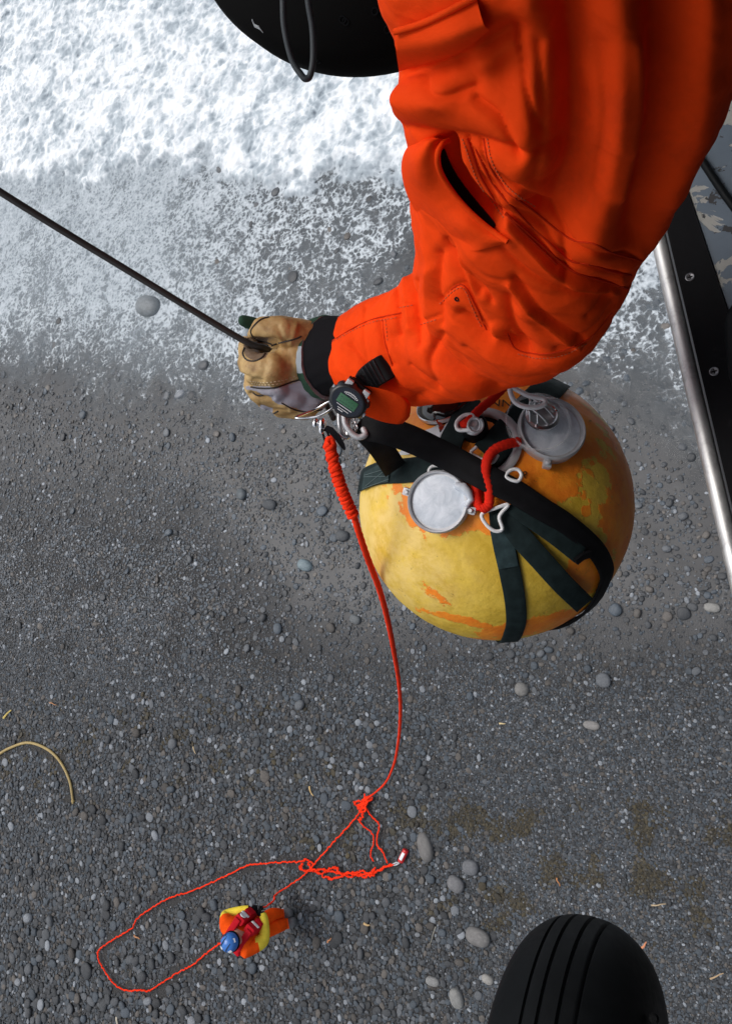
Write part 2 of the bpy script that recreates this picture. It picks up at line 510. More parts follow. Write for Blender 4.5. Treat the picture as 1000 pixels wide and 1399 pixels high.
L = sf.math('ADD', L, sf.math('MULTIPLY', sf.math('SUBTRACT', nf, .5), .07))
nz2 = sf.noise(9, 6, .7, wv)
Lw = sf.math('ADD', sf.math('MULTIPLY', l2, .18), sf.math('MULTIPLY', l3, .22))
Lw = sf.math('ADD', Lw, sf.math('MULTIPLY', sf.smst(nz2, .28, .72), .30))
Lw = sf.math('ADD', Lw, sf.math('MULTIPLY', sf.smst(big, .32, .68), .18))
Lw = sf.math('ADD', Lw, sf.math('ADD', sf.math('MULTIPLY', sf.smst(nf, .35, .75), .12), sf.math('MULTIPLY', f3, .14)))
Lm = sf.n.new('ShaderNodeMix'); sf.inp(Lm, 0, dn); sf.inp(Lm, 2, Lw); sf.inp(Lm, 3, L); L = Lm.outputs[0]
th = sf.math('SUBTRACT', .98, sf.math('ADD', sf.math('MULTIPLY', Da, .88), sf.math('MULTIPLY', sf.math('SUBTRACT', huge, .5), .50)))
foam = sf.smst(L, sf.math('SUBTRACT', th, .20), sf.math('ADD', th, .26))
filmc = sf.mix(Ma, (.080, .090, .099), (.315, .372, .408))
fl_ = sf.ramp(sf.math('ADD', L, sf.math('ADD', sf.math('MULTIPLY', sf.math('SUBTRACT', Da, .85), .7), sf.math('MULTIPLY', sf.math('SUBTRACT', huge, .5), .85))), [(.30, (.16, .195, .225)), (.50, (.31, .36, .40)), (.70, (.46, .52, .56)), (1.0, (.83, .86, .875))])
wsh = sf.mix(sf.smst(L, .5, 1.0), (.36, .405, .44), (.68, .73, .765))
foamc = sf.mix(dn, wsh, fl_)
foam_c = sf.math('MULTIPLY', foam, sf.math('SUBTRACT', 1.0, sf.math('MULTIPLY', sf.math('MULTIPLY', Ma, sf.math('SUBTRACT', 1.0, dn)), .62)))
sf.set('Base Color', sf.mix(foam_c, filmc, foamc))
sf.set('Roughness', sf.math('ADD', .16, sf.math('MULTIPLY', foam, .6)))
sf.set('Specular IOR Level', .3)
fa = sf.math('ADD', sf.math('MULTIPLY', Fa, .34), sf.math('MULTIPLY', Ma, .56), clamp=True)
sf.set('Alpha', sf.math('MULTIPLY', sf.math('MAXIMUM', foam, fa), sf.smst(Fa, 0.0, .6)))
b1 = sf.bump(L, .18, .05)
sf.bump(nf, .2, .010, b1)
surf = tag(grid_mesh('surf_water', x[used], y[used], wz[used], remap[qd], sf.m,
                     {'foam': D[used], 'milk': milk[used], 'film': film[used], 'relief': relief[used], 'dense': dense[used]}), kind='structure')

# ------------------------------------------------------------------ pebbles
def stone_mat(name, source):
    m = Mat(name, (.1, .1, .1), .55)
    if source == 'instance':
        t = m.attr('tint', 'INSTANCER', 'Color'); wt = m.attr('damp', 'INSTANCER', 'Fac')
    else:
        oi = m.n.new('ShaderNodeObjectInfo'); t = oi.outputs['Color']; wt = oi.outputs['Alpha']
    c = m.coord()
    sp = m.noise(3.0, 6, .7, c)
    col = m.mix(m.smst(sp, .25, .75), m.mix(1.0, t, .72, 'MULTIPLY'), m.mix(1.0, t, 1.22, 'MULTIPLY'))
    m.set('Base Color', col)
    m.set('Roughness', m.math('SUBTRACT', .72, m.math('MULTIPLY', wt, .36)))
    m.bump(m.noise(9, 5, .6, c), .25, .05)
    return m.m
M_peb = stone_mat('pebble_stone', 'instance')
M_stone = stone_mat('cobble_stone', 'object')

def tints(n):
    base = np.array([.056, .0605, .066])
    k = rng.choice(5, n, p=[.36, .27, .21, .11, .05])
    val = np.select([k == 0, k == 1, k == 2, k == 3, k == 4], [rng.uniform(.5, 1.0, n), rng.uniform(.9, 1.5, n), rng.uniform(1.1, 2.0, n), rng.uniform(.8, 1.8, n), rng.uniform(2.6, 5.2, n)])
    c = base[None] * val[:, None]
    warm = np.where(k == 3, 1, 0)[:, None]
    c = c * (1 + warm * np.array([.22, 0.02, -.16])[None])
    blue = np.where(k == 1, 1, 0)[:, None]
    return c * (1 + blue * np.array([-.10, 0.02, .12])[None])

occ_res = .012
ox0, oy0 = X0 - .5, Y0 - .5
occ = np.zeros((int((Y1 - Y0 + 1) / occ_res) + 2, int((X1 - X0 + 1) / occ_res) + 2), bool)
def occ_at(px_, py_): return occ[((py_ - oy0) / occ_res).astype(int), ((px_ - ox0) / occ_res).astype(int)]
def stamp(xa, ya, ra):
    for a, b, r in zip(xa, ya, ra):
        k = max(1, int(r / occ_res)); i, j = int((b - oy0) / occ_res), int((a - ox0) / occ_res)
        occ[max(i - k, 0):i + k + 1, max(j - k, 0):j + k + 1] = True

def zone_prob(x, y, size):
    u, v, uw, vw, edge, front, n1, n2 = fields(x, y)
    cl = fbm(x * 1.7 + 3, y * 1.7, 4, 51)                    # clusters on the sand
    A = sst(900, 1010, vw) * sst(650, 520, uw)               # pebble bed
    A = np.maximum(A, sst(1130, 1230, vw) * sst(760, 560, uw) * .8)
    big = sst(1180, 1300, vw) * sst(330, 120, uw)            # coarse corner
    mid = sst(1010, 1090, vw) * sst(420, 250, uw)
    B = sst(880, 975, vw + sst(560, 300, uw) * 0) * (1 - A)
    Lf = sst(590, 680, vw) * sst(460, 250, uw + .25 * (vw - 600)) * (.25 + .75 * sst(-.3, .2, cl)) * (1 - A) * (1 - B)
    C = np.clip(1 - A - B - Lf, 0, 1)
    under = sst(560, 480, v)
    cs = .25 + .5 * sst(-.2, .5, cl)
    s = size
    t = {.20: (.001 + .06 * big, .0004, .0015, .002 + .008 * under), .13: (.03 + .34 * big + .08 * mid, .003, .010, .006 + .085 * cs + .03 * under),
         .085: (.50 + .2 * mid, .008, .09, .022 + .24 * cs), .058: (1, .05, .40, .04 + .34 * cs), .040: (.8, .55, .42, .03 + .30 * cs), .027: (.45, 1, .26, .02 + .24 * cs), .019: (.3, 1, .10, .02 + .06 * cs)}[s]
    p = A * t[0] + B * t[1] + Lf * t[2] + C * t[3]
    if s <= .058: p = p + Lf * sst(700, 880, vw) * {.058: .3, .040: .4, .027: .55, .019: .4}[s]
    water = sst(20, -40, v - edge)
    if s < .08: p = p * (1 - water * .85)
    return p * ((u > -230) & (u < 1230) & (v > 60) & (v < 1560)), u, v

singles = []
SX, SY, SS = [], [], []
for size, spacing in ((.20, 1.3), (.13, 1.2), (.085, 1.12), (.058, 1.08), (.040, 1.02), (.027, 1.0), (.019, 1.05)):
    st = size * spacing
    ax = np.arange(X0, X1, st); ay = np.arange(Y0, Y1, st * .87)
    AX, AY = np.meshgrid(ax, ay); AX = AX + (np.arange(len(ay)) % 2)[:, None] * st / 2
    x = AX.ravel() + rng.uniform(-.36, .36, AX.size) * st; y = AY.ravel() + rng.uniform(-.36, .36, AX.size) * st
    x = np.clip(x, X0, X1); y = np.clip(y, Y0, Y1)
    p, u, v = zone_prob(x, y, size)
    ok = rng.uniform(0, 1, len(x)) < p
    x, y = x[ok], y[ok]
    for sx, sy in ((0, 0), (.3, 0), (-.3, 0), (0, .3), (0, -.3)) if size > .03 else ((0, 0),):
        f = ~occ_at(x + sx * size, y + sy * size); x, y = x[f], y[f]
    sz = size * rng.uniform(.72, 1.22, len(x))
    if size > .03: stamp(x, y, sz * .40)
    SX.append(x); SY.append(y); SS.append(sz)
x = np.concatenate(SX); y = np.concatenate(SY); sz = np.concatenate(SS)
n = len(x)
el = rng.uniform(.66, 1.0, n); fl = rng.uniform(.28, .55, n) * .5
scl = np.stack([sz * .58, sz * .58 * el, sz * fl], 1)
rot = np.stack([rng.normal(0, .16, n), rng.normal(0, .16, n), rng.uniform(0, 6.283, n)], 1)
z = ground_z(x, y) + scl[:, 2] * rng.uniform(.3, .75, n) + np.where(sz < .03, .001, 0)
tint = tints(n)
u, v, dd = proj(np.stack([x, y, np.zeros(n)], 1))
pix = sz / dd * 1000
edgev = interp_pts(WASH, u)
damp = np.clip(sst(960, 760, v), 0, 1)
tint *= (1 + .22 * damp)[:, None]
_n2 = fbm(x * 2.2 + 9, y * 2.2, 4, 23); _n1 = fbm(x * .9, y * .9, 4, 11)
mossp = np.clip(sst(.0, .45, _n2 + .25 * _n1) * (sst(1085, 1120, v) * sst(1330, 1260, v) * sst(520, 650, u) + .6 * sst(930, 980, v) * sst(1120, 1050, v) * sst(520, 380, u) + .7 * sst(1080, 1110, v) * sst(1230, 1150, v) * sst(380, 450, u)), 0, 1)
algae = (rng.uniform(0, 1, n) < mossp * .9) & (sz < .10)          # weed-stained pebbles along the strandline
tint[algae] = tint[algae] * .25 + np.array([.042, .031, .010]) * rng.uniform(.3, 1.3, (algae.sum(), 1))
inview = (u > 5) & (u < 995) & (v > 150) & (v < 1394)
# the biggest in view are objects of their own
hidden = ((u - 673) ** 2 + (v - 692) ** 2 < 200 ** 2) | ((u > 545) & (v < 560) & (u < 880 - .0 * v)) | ((u > 895 + (v - 310) * .23)) | ((np.abs(u - 788) < 120) & (v > 1250)) | ((u > 325) & (u < 480) & (v > 425) & (v < 600)) | (v < edgev - 150)
order = np.argsort(-np.where(inview & ~hidden, pix, 0))
N_SINGLE = 270
single = np.zeros(n, bool); single[order[:N_SINGLE]] = True

RP = [(500, 1098), (488, 1118), (470, 1138), (450, 1160), (430, 1183), (412, 1200), (392, 1216)], [(432, 1180), (415, 1176), (360, 1179), (318, 1193), (262, 1218), (206, 1243), (184, 1267), (140, 1296), (142, 1318), (163, 1345), (208, 1352), (248, 1327), (298, 1291)], [(502, 1100), (520, 1125), (518, 1154), (532, 1178)], [(428, 1186), (470, 1193), (500, 1194), (541, 1179), (556, 1162)], [(-10, 1036), (40, 1015), (84, 1040), (102, 1094)]
rope_d = np.full(n, 1e9)
for pl in RP:
    for (ax, ay), (bx_, by_) in zip(pl[:-1], pl[1:]):
        t_ = np.clip(((u - ax) * (bx_ - ax) + (v - ay) * (by_ - ay)) / ((bx_ - ax) ** 2 + (by_ - ay) ** 2), 0, 1)
        rope_d = np.minimum(rope_d, np.hypot(u - ax - t_ * (bx_ - ax), v - ay - t_ * (by_ - ay)))
order = [i for i in order if rope_d[i] > 7 + pix[i] * .5]
single[:] = False; single[order[:N_SINGLE]] = True
under_rope = (sz > .05) & (rope_d < 5 + pix * .45)
kp = ~single & (pix > .8) & ~under_rope

def stone_mesh(name, seed, sub=3):
    bm = bmesh.new(); bmesh.ops.create_icosphere(bm, subdivisions=sub, radius=1)
    r = random.Random(seed); dirs = [Vector((r.gauss(0, 1), r.gauss(0, 1), r.gauss(0, 1))).normalized() for _ in range(7)]
    am = [r.uniform(-.16, .14) for _ in dirs]
    for vv in bm.verts:
        q = vv.co.normalized(); k = 1.0
        for dv, a in zip(dirs, am): k += a * max(0, q.dot(dv)) ** 3
        e = 1.35; vv.co = Vector([math.copysign(abs(c_) ** (2 / 2.35), c_) for c_ in q]) * k
    me = bpy.data.meshes.new(name); bm.to_mesh(me); bm.free()
    me.polygons.foreach_set('use_smooth', [True] * len(me.polygons)); me.materials.append(M_stone)
    return me
STONES = [stone_mesh('cobble', 100 + k) for k in range(7)]
def cobble(loc, sc, rz, col, dmp, label, group=None, name='cobble'):
    o = bpy.data.objects.new(name, random.choice(STONES)); COL.objects.link(o)
    o.location = loc; o.scale = sc; o.rotation_euler = (random.gauss(0, .1), random.gauss(0, .1), rz)
    o.color = (*col, dmp)
    return tag(o, label, 'stone', group)
for i in np.nonzero(single)[0]:
    lum = tint[i].mean(); tone = 'dark slate' if lum < .048 else 'mid grey' if lum < .085 else 'pale'
    if v[i] > 960:
        lab, grp = tone + ' rounded cobble lying among the small pebbles of the dry beach', tone + ' cobbles on the dry pebble beach'
    elif v[i] > edgev[i] + 8:
        lab, grp = tone + ' smooth cobble half sunk in the wet grey sand', tone + ' cobbles on the wet sand'
    else:
        lab, grp = tone + ' wet cobble awash in the foamy shallow water', tone + ' cobbles in the foamy wash'
    cobble((x[i], y[i], z[i] + scl[i, 2] * .35), scl[i] * np.array([1, 1, 1.15]), rot[i, 2], tint[i], float(damp[i]), lab, grp)

me = bpy.data.meshes.new('pebbles')
pts = np.stack([x, y, z], 1)[kp]
me.vertices.add(len(pts)); me.vertices.foreach_set('co', pts.astype(np.float32).ravel())
for k, a in (('rot', rot[kp]), ('scl', scl[kp])):
    t = me.attributes.new(k, 'FLOAT_VECTOR', 'POINT'); t.data.foreach_set('vector', a.astype(np.float32).ravel())
t = me.attributes.new('tint', 'FLOAT_COLOR', 'POINT'); t.data.foreach_set('color', np.concatenate([tint[kp], np.ones((kp.sum(), 1))], 1).astype(np.float32).ravel())
t = me.attributes.new('damp', 'FLOAT', 'POINT'); t.data.foreach_set('value', damp[kp].astype(np.float32))
me.update(); me.materials.append(M_peb)
peb = bpy.data.objects.new('pebbles', me); COL.objects.link(peb)
tag(peb, 'small dark grey and pale pebbles covering the beach', 'pebbles', kind='stuff')
ng = bpy.data.node_groups.new('scatter_pebbles', 'GeometryNodeTree')
ng.interface.new_socket('Geometry', in_out='INPUT', socket_type='NodeSocketGeometry')
ng.interface.new_socket('Geometry', in_out='OUTPUT', socket_type='NodeSocketGeometry')
N_ = ng.nodes; Lk = ng.links
gi = N_.new('NodeGroupInput'); go = N_.new('NodeGroupOutput')
ico = N_.new('GeometryNodeMeshIcoSphere'); ico.inputs['Subdivisions'].default_value = 2; ico.inputs['Radius'].default_value = 1.0
sp_ = N_.new('GeometryNodeSetPosition'); no = N_.new('ShaderNodeTexNoise'); no.inputs['Scale'].default_value = 1.1
vm = N_.new('ShaderNodeVectorMath'); vm.operation = 'SUBTRACT'; vm.inputs[1].default_value = (.5, .5, .5)
vm2 = N_.new('ShaderNodeVectorMath'); vm2.operation = 'SCALE'; vm2.inputs[3].default_value = .5
Lk.new(no.outputs['Color'], vm.inputs[0]); Lk.new(vm.outputs[0], vm2.inputs[0]); Lk.new(vm2.outputs[0], sp_.inputs['Offset'])
ss_ = N_.new('GeometryNodeSetShadeSmooth'); sm_ = N_.new('GeometryNodeSetMaterial'); sm_.inputs['Material'].default_value = M_peb
Lk.new(ico.outputs[0], sp_.inputs[0]); Lk.new(sp_.outputs[0], ss_.inputs[0]); Lk.new(ss_.outputs[0], sm_.inputs[0])
iop = N_.new('GeometryNodeInstanceOnPoints')
def named(nm, ty):
    a = N_.new('GeometryNodeInputNamedAttribute'); a.data_type = ty; a.inputs[0].default_value = nm; return a.outputs[0]
e2r = N_.new('FunctionNodeEulerToRotation')
Lk.new(named('rot', 'FLOAT_VECTOR'), e2r.inputs[0])
Lk.new(gi.outputs[0], iop.inputs['Points']); Lk.new(sm_.outputs[0], iop.inputs['Instance'])
Lk.new(e2r.outputs[0], iop.inputs['Rotation']); Lk.new(named('scl', 'FLOAT_VECTOR'), iop.inputs['Scale'])
Lk.new(iop.outputs[0], go.inputs[0])
peb.modifiers.new('scatter', 'NODES').node_group = ng
print('pebbles', kp.sum())

def placed(px, py, w, h, ang, col, label, zf=.5, grp=None, dmp=.2):    # one notable stone: pixel sizes of the photograph
    p = atz(px, py); k = (CAM - p).length / F * .93
    a = atz(px + math.cos(ang) * 10, py + math.sin(ang) * 10) - p
    cobble((p.x, p.y, float(ground_z(np.array([p.x]), np.array([p.y]))[0]) + min(w, h) * k * .5 * .3), (w * k / 2, h * k / 2, min(w, h) * k * .34), math.atan2(a.y, a.x), col, dmp, label, grp)
placed(207, 421, 40, 30, .1, (.17, .19, .20), 'biggest pale grey cobble standing in the foam below the steel cable', dmp=.7)
placed(418, 773, 23, 17, .4, (.17, .22, .24), 'pale blue-grey cobble on wet sand left of the red rope', dmp=.5)
placed(582, 1158, 37, 20, 1.25, (.145, .14, .135), 'long oval grey cobble beside the red and white marker tube', dmp=.2)
placed(643, 1185, 22, 20, .3, (.13, .135, .145), 'round grey cobble right of the long oval one, ringed with moss')
placed(623, 1208, 23, 20, .6, (.15, .15, .155), 'squat grey cobble just below the mossy round one')
placed(653, 1280, 32, 22, .3, (.16, .155, .15), 'pale wedge-shaped cobble left of the black tyre top')
placed(624, 1364, 17, 24, .0, (.22, .22, .21), 'pale triangular stone near the bottom edge, left of the tyre')
placed(591, 1341, 18, 11, .3, (.22, .22, .215), 'small oval pale stone left of the black tyre')
placed(666, 1338, 14, 11, .5, (.28, .27, .25), 'small cream stone nearest the side of the black tyre')
placed(370, 690, 22, 16, .3, (.062, .068, .075), 'dark slate cobble on the wet sand left of the rope binding')
placed(486, 847, 18, 14, .3, (.12, .13, .135), 'grey wedge stone beside the red rope below the float')
placed(469, 733, 20, 17, 0, (.075, .08, .085), 'dark round cobble touching the rope, below the binding')
placed(713, 942, 18, 19, .2, (.17, .165, .155), 'beige grey flat cobble below the float')
placed(331, 676, 22, 16, .6, (.10, .115, .125), 'angular slate cobble at the edge of the wet sand', dmp=.5)
placed(972, 831, 20, 13, .1, (.24, .235, .22), 'cream cobble below the end of the metal rail', dmp=.5)
placed(808, 991, 22, 12, .2, (.22, .21, .20), 'pale flat stone on the sand right of the float')

# ------------------------------------------------------------------ helicopter: cabin edge, wheel, unseen roof drawn out for shade
zf = H - .95
def fl(px, py, dz=0.0): return atz(px, py, zf + dz)
heli = thing('helicopter', fl(1000, 600), 'grey-blue helicopter cabin with chipped floor, black sill and bright metal edge rail', 'helicopter')
A0, A1 = fl(893, 300), fl(1003, 775)
sd = (A1 - A0).normalized(); sp = Vector((0, 0, 1)).cross(sd)
if sp.dot(fl(1200, 500) - A0) < 0: sp = -sp           # into the cabin
E0, E1 = A0 - sd * 1.6, A0 + sd * 2.6
M_floor = Mat('chipped_cabin_paint', (.13, .17, .21), .5)
c = M_floor.geo()
big = M_floor.noise(16, 5, .6, c, .5); spots = M_floor.noise(42, 4, .6, M_floor.vmath('ADD', c, (3, 5, 1)), .3)
fc = M_floor.mix(M_floor.noise(30, 5, .6, c), (.085, .115, .150), (.125, .160, .200))
chip = M_floor.smst(big, .535, .548)
fc = M_floor.mix(chip, fc, M_floor.mix(M_floor.noise(90, 4, .6, c), (.26, .26, .24), (.36, .36, .34)))
dk = M_floor.smst(spots, .61, .622)
fc = M_floor.mix(dk, fc, (.03, .03, .033))
M_floor.set('Base Color', fc); M_floor.set('Roughness', .5)
M_floor.bump(M_floor.math('ADD', M_floor.math('MULTIPLY', chip, -.6), M_floor.math('MULTIPLY', dk, -.4)), .5, .002)
B0, B1 = fl(938, 255), fl(1003, 450)
bd = (B1 - B0).normalized()
def onB(t):                                             # boundary of floor and sill strip
    return B0 + bd * t
Bs, Be = onB(-.10), onB(.42)
def offs(p): return (p - A0).dot(sp), (p - A0).dot(sd)
obs, obe = offs(Bs), offs(Be)
def AT(o, a, dz=0): return A0 + sp * o + sd * a + Vector((0, 0, dz))
floor_poly = [AT(obs[0], -1.6), AT(1.7, -1.6), AT(1.7, 2.6), AT(obe[0], 2.6), AT(*obe), AT(*obs)]
def slab(poly, t):
    n = len(poly); V = [Vector(p) for p in poly] + [Vector(p) - Vector((0, 0, t)) for p in poly]
    return V, [tuple(range(n)), tuple(reversed(range(n, 2 * n)))] + [(i, n + i, n + (i + 1) % n, (i + 1) % n) for i in range(n)]
mk('cabin_floor', slab([p + Vector((0, 0, .002)) for p in floor_poly], .03), M_floor.m, heli, smooth=False)
M_sill = Mat('black_sill_rubber', (.008, .008, .009), .6, Specular_IOR_Level=.06)
c = M_sill.geo()
M_sill.set('Base Color', M_sill.mix(M_sill.smst(M_sill.noise(14, 8, .75, c, 1.2), .55, .8), (.007, .007, .008), (.030, .030, .032)))
M_sill.bump(M_sill.noise(70, 5, .6, c), .3, .002)
strip = [AT(.012, -1.6, .006), AT(obs[0] - .001, -1.6, .006), AT(obs[0] - .001, obs[1], .006), AT(obe[0] - .001, obe[1], .006), AT(obe[0] - .001, 2.6, .006), AT(.012, 2.6, .006)]
mk('sill_strip', slab(strip, .02), M_sill.m, heli, smooth=False)
railc = [AT(.0, -1.6 + 4.2 * k / 30, .002) for k in range(31)]
M_rail = Mat('worn_bright_rail', (.8, .8, .79), .45, .85)
c = M_rail.geo(); M_rail.set('Roughness', M_rail.math('ADD', .38, M_rail.math('MULTIPLY', M_rail.noise(60, 6, .7, c), .3)))
M_rail.set('Base Color', M_rail.mix(M_rail.smst(M_rail.noise(35, 6, .7, c), .45, .75), (.74, .74, .73), (.46, .46, .46)))
mk('edge_rail', tube(railc, .0096, 16), M_rail.m, heli)
for (sx, sy) in ((942, 379), (975, 508), (1013, 640)):
    p = fl(sx, sy, .0065)
    sc_ = mk('screw', lathe([(.0056, 0), (.0056, .0006), (.0047, .0010), (.0042, .0006), (.0001, .0004)], p, (0, 0, 1), 20, cap1=False), simple('dull_screw', (.22, .22, .23), .5, .9), heli)
    mk('screw_slot', [box(p + Vector((0, 0, .0005)), sd * .0030, sp * .0006, Vector((0, 0, .0004))), box(p + Vector((0, 0, .0005)), sp * .0030, sd * .0006, Vector((0, 0, .0005)))], M_dome, sc_, smooth=False)
# fuselage under and above the doorway: outer skin, roof stretched outward to shade the arm, bulkheads (mostly beyond the frame)
M_skin = simple('fuselage_paint', (.16, .17, .18), .45, var=.1, scale=6)
def panel(a, b, c_, d_, t=.02):
    n_ = ((b - a).cross(d_ - a)).normalized() * t
    V = [a, b, c_, d_, a - n_, b - n_, c_ - n_, d_ - n_]
    return V, [(0, 1, 2, 3), (7, 6, 5, 4), (0, 4, 5, 1), (1, 5, 6, 2), (2, 6, 7, 3), (3, 7, 4, 0)]
mk('side_skin', panel(AT(.016, -1.6, -.02), AT(.016, 2.6, -.02), AT(.55, 2.6, -.34), AT(.55, -1.6, -.34)), M_skin, heli, smooth=False)
mk('belly_skin', panel(AT(.55, -1.6, -.34), AT(.55, 2.6, -.34), AT(1.7, 2.6, -.38), AT(1.7, -1.6, -.38)), M_skin, heli, smooth=False)
mk('cabin_roof_shade', panel(AT(-.35, -1.6, 1.42), AT(-.35, 2.6, 1.42), AT(1.7, 2.6, 1.42), AT(1.7, -1.6, 1.42), .06), M_skin, heli, smooth=False)  # unseen roof, its overhang pushed out past the sill to darken the sleeve
mk('cabin_far_wall', panel(AT(1.66, -1.6, .01), AT(1.66, 2.6, .01), AT(1.66, 2.6, 1.38), AT(1.66, -1.6, 1.38)), M_skin, heli, smooth=False)
for q in (-1.6, 2.6):
    mk('bulkhead', panel(AT(.03, q, .01), AT(1.6, q, .01), AT(1.6, q, 1.36), AT(-.05, q, 1.36)), M_skin, heli, smooth=False)
# wheel: a fat ribbed tyre seen from above
wax = (M3 @ Vector((1, 0, 0))); wax.z = 0; wax.normalize(); wax = (Matrix.Rotation(math.radians(-3), 3, 'Z') @ wax)
wc = P(793, 1516, 1.42)
R_w, r_w = .335, .143
def tyre_profile():
    pr = []
    for k in range(241):
        a = math.pi * (k / 240 - .5) * 1.9
        s_ = math.sin(a); c_ = math.cos(a)
        xx = r_w * math.copysign(abs(s_) ** .92, s_); rr = R_w - r_w * 1.02 + r_w * 1.02 * c_
        for gx_, w_ in ((-.050, .0026), (-.020, .0026), (.012, .0026), (.043, .0026)):
            if abs(xx - gx_) < w_: rr -= .006
        pr.append((max(rr, .05), xx))
    return pr
wheel = mk('wheel', lathe([(.05, -.07), (.16, -.08), (.17, -.06), (.17, .06), (.16, .08), (.05, .07)], wc, wax, 48), M_dome, heli)
tyre = mk('tyre', lathe(tyre_profile(), wc, wax, 160, cap0=False, cap1=False), M_blackrub, wheel)
tag(tyre, 'black rounded tyre with straight tread grooves')
vp = lathe([(.009, 0), (.009, .006), (.005, .007), (.005, .014)], P(893, 1392, 1.33), ray(893, 1392) * -1, 16)
mk('valve_cap', vp, M_blackrub, wheel)
mk('gear_leg', tube([wc, wc + wax * .28 + Vector((0, 0, .05)), AT(.5, (wc - A0).dot(sd), -.33)], [.035, .04, .05], 16), M_skin, heli)
# cable across the cabin floor
cp = [fl(940, 195, .012), fl(957, 218, .012), fl(978, 250, .012), fl(1000, 281, .012), fl(1040, 330, .012), fl(1110, 400, .012)]
tag(mk('floor_cord', tube(catmull(cp, 8), .0048, 10), M_blackrub), 'thin black cord lying across the chipped cabin floor', 'cord')
pdv = capsule(fl(1052, 445, .02), fl(1062, 500, .02), .050, .052, 40)
tag(mk('rounded_pad', pdv, M_blackrub), 'black rounded pad on the cabin sill at the frame edge', 'pad')

# black dome beyond the arm
dc = P(498, -192, 1.12)
up_l = M3 @ Vector((0, 0, 1))
dome_sh = lathe([(.001, .13), (.06, .127), (.12, .118), (.18, .100), (.235, .072), (.275, .036), (.298, 0), (.303, -.02), (.300, -.05), (.285, -.09), (.25, -.13), (.15, -.16), (.02, -.165)], dc, (up_l * .9 + Vector((0, 0, .4))).normalized(), 96)
M_dm = Mat('scratched_black_dome', (.006, .006, .006), .7)
dome = mk('black_dome', dome_sh, M_dome)
tag(dome, 'matte black rounded dome with small drain holes at the top edge', 'dome')
dbv = BVHTree.FromPolygons([tuple(v) for v in dome_sh[0]], [tuple(f) for f in dome_sh[1]])
def hit(bv, px, py, off=0.0):
    h = bv.ray_cast(CAM, ray(px, py))
    if h[0] is None: return None, None
    n_ = h[1] if h[1].dot(ray(px, py)) < 0 else -h[1]
    return h[0] + n_ * off, n_
for (hx, hy) in ((468, 27), (472, 30), (512, 16), (529, 41), (434, 84)):
    p, n_ = hit(dbv, hx, hy, .0)
    mk('drain_hole', lathe([(.0052, -.001), (.0052, .0012), (.0038, .0012), (.0034, -.0008)], p, n_, 18, cap1=True), [M_blackrub], dome)
for pl in ([(345, 27), (349, 36), (357, 41)], [(348, 34), (354, 37), (360, 45)]):
    q = [hit(dbv, a, b, .0006)[0] for a, b in pl]
    mk('paint_scratch', tube(q, [.0012, .0016, .0006], 6), simple('bare_scratch', (.35, .38, .40), .6), dome)
lp = [P(387, -60, .93), P(387, 0, .95), P(389, 40, .965), P(399, 82, .98), P(412, 103, .985), P(418, 108, .986), P(424, 103, .985), P(428, 80, .978), P(427, 40, .965), P(421, 0, .95), P(418, -60, .93)]
tag(mk('cord_loop', tube(catmull(lp, 8), .0044, 10), simple('dark_blue_cord', (.022, .030, .036), .6)), 'dark cord loop hanging over the rim of the black dome', 'cord')

# ------------------------------------------------------------------ crewman: arm in an orange suit
crew = thing('person', P(900, 150, .75), 'crew member in an orange flight suit reaching out, gloved hand on the cable', 'person')
ST = [((478, 435), (462, 538), 1.000, .88), ((514, 414), (505, 551), .968, .86), ((556, 391), (575, 554), .925, .82), ((590, 358), (650, 546), .885, .8),
      ((600, 325), (720, 524), .85, .76), ((592, 298), (772, 502), .80, .74), ((582, 265), (815, 470), .76, .72), ((574, 230), (846, 424), .72, .70),
      ((570, 200), (872, 368), .685, .68), ((563, 170), (910, 308), .65, .66), ((550, 135), (950, 232), .61, .64), ((545, 100), (982, 158), .58, .62),
      ((540, 50), (1015, 80), .55, .6), ((520, 0), (1060, 0), .525, .58), ((500, -90), (1120, -90), .50, .58), ((470, -220), (1180, -220), .48, .6), ((480, -380), (1200, -380), .47, .55)]
keys = [np.array([*a, *b, d, r]) for a, b, d, r in ST]
fine = catmull(keys, 30)
NS, NA = len(fine), 360
cen, hw, hr = [], [], []
for k in fine:
    a, b = P(k[0], k[1], k[4]), P(k[2], k[3], k[4])
    cen.append((a + b) / 2); hw.append((b - a) / 2); hr.append(k[5])
VV = np.zeros((NS, NA, 3)); NN = np.zeros((NS, NA, 3))
for i in range(NS):
    T = (cen[min(i + 3, NS - 1)] - cen[max(i - 3, 0)]).normalized()
    w_ = hw[i]; nd = w_.cross(T).normalized()
    if nd.dot(ray(700, 300)) > 0: nd = -nd              # towards the camera
    a = np.linspace(0, 2 * np.pi, NA, endpoint=False)
    ca, sa = np.cos(a), np.sin(a)
    hd = w_.length * hr[i]
    VV[i] = np.array(cen[i])[None] + ca[:, None] * np.array(w_)[None] + sa[:, None] * np.array(nd)[None] * hd
    nn_ = ca[:, None] * np.array(w_.normalized())[None] / w_.length + sa[:, None] * np.array(nd)[None] / hd
    NN[i] = nn_ / np.linalg.norm(nn_, axis=1)[:, None]
V3 = VV.reshape(-1, 3); N3 = NN.reshape(-1, 3)
u, v, dd = proj(V3)
vd = np.array(CAM)[None] - V3; vd /= np.linalg.norm(vd, axis=1)[:, None]
face = sst(.02, .45, (N3 * vd).sum(1))
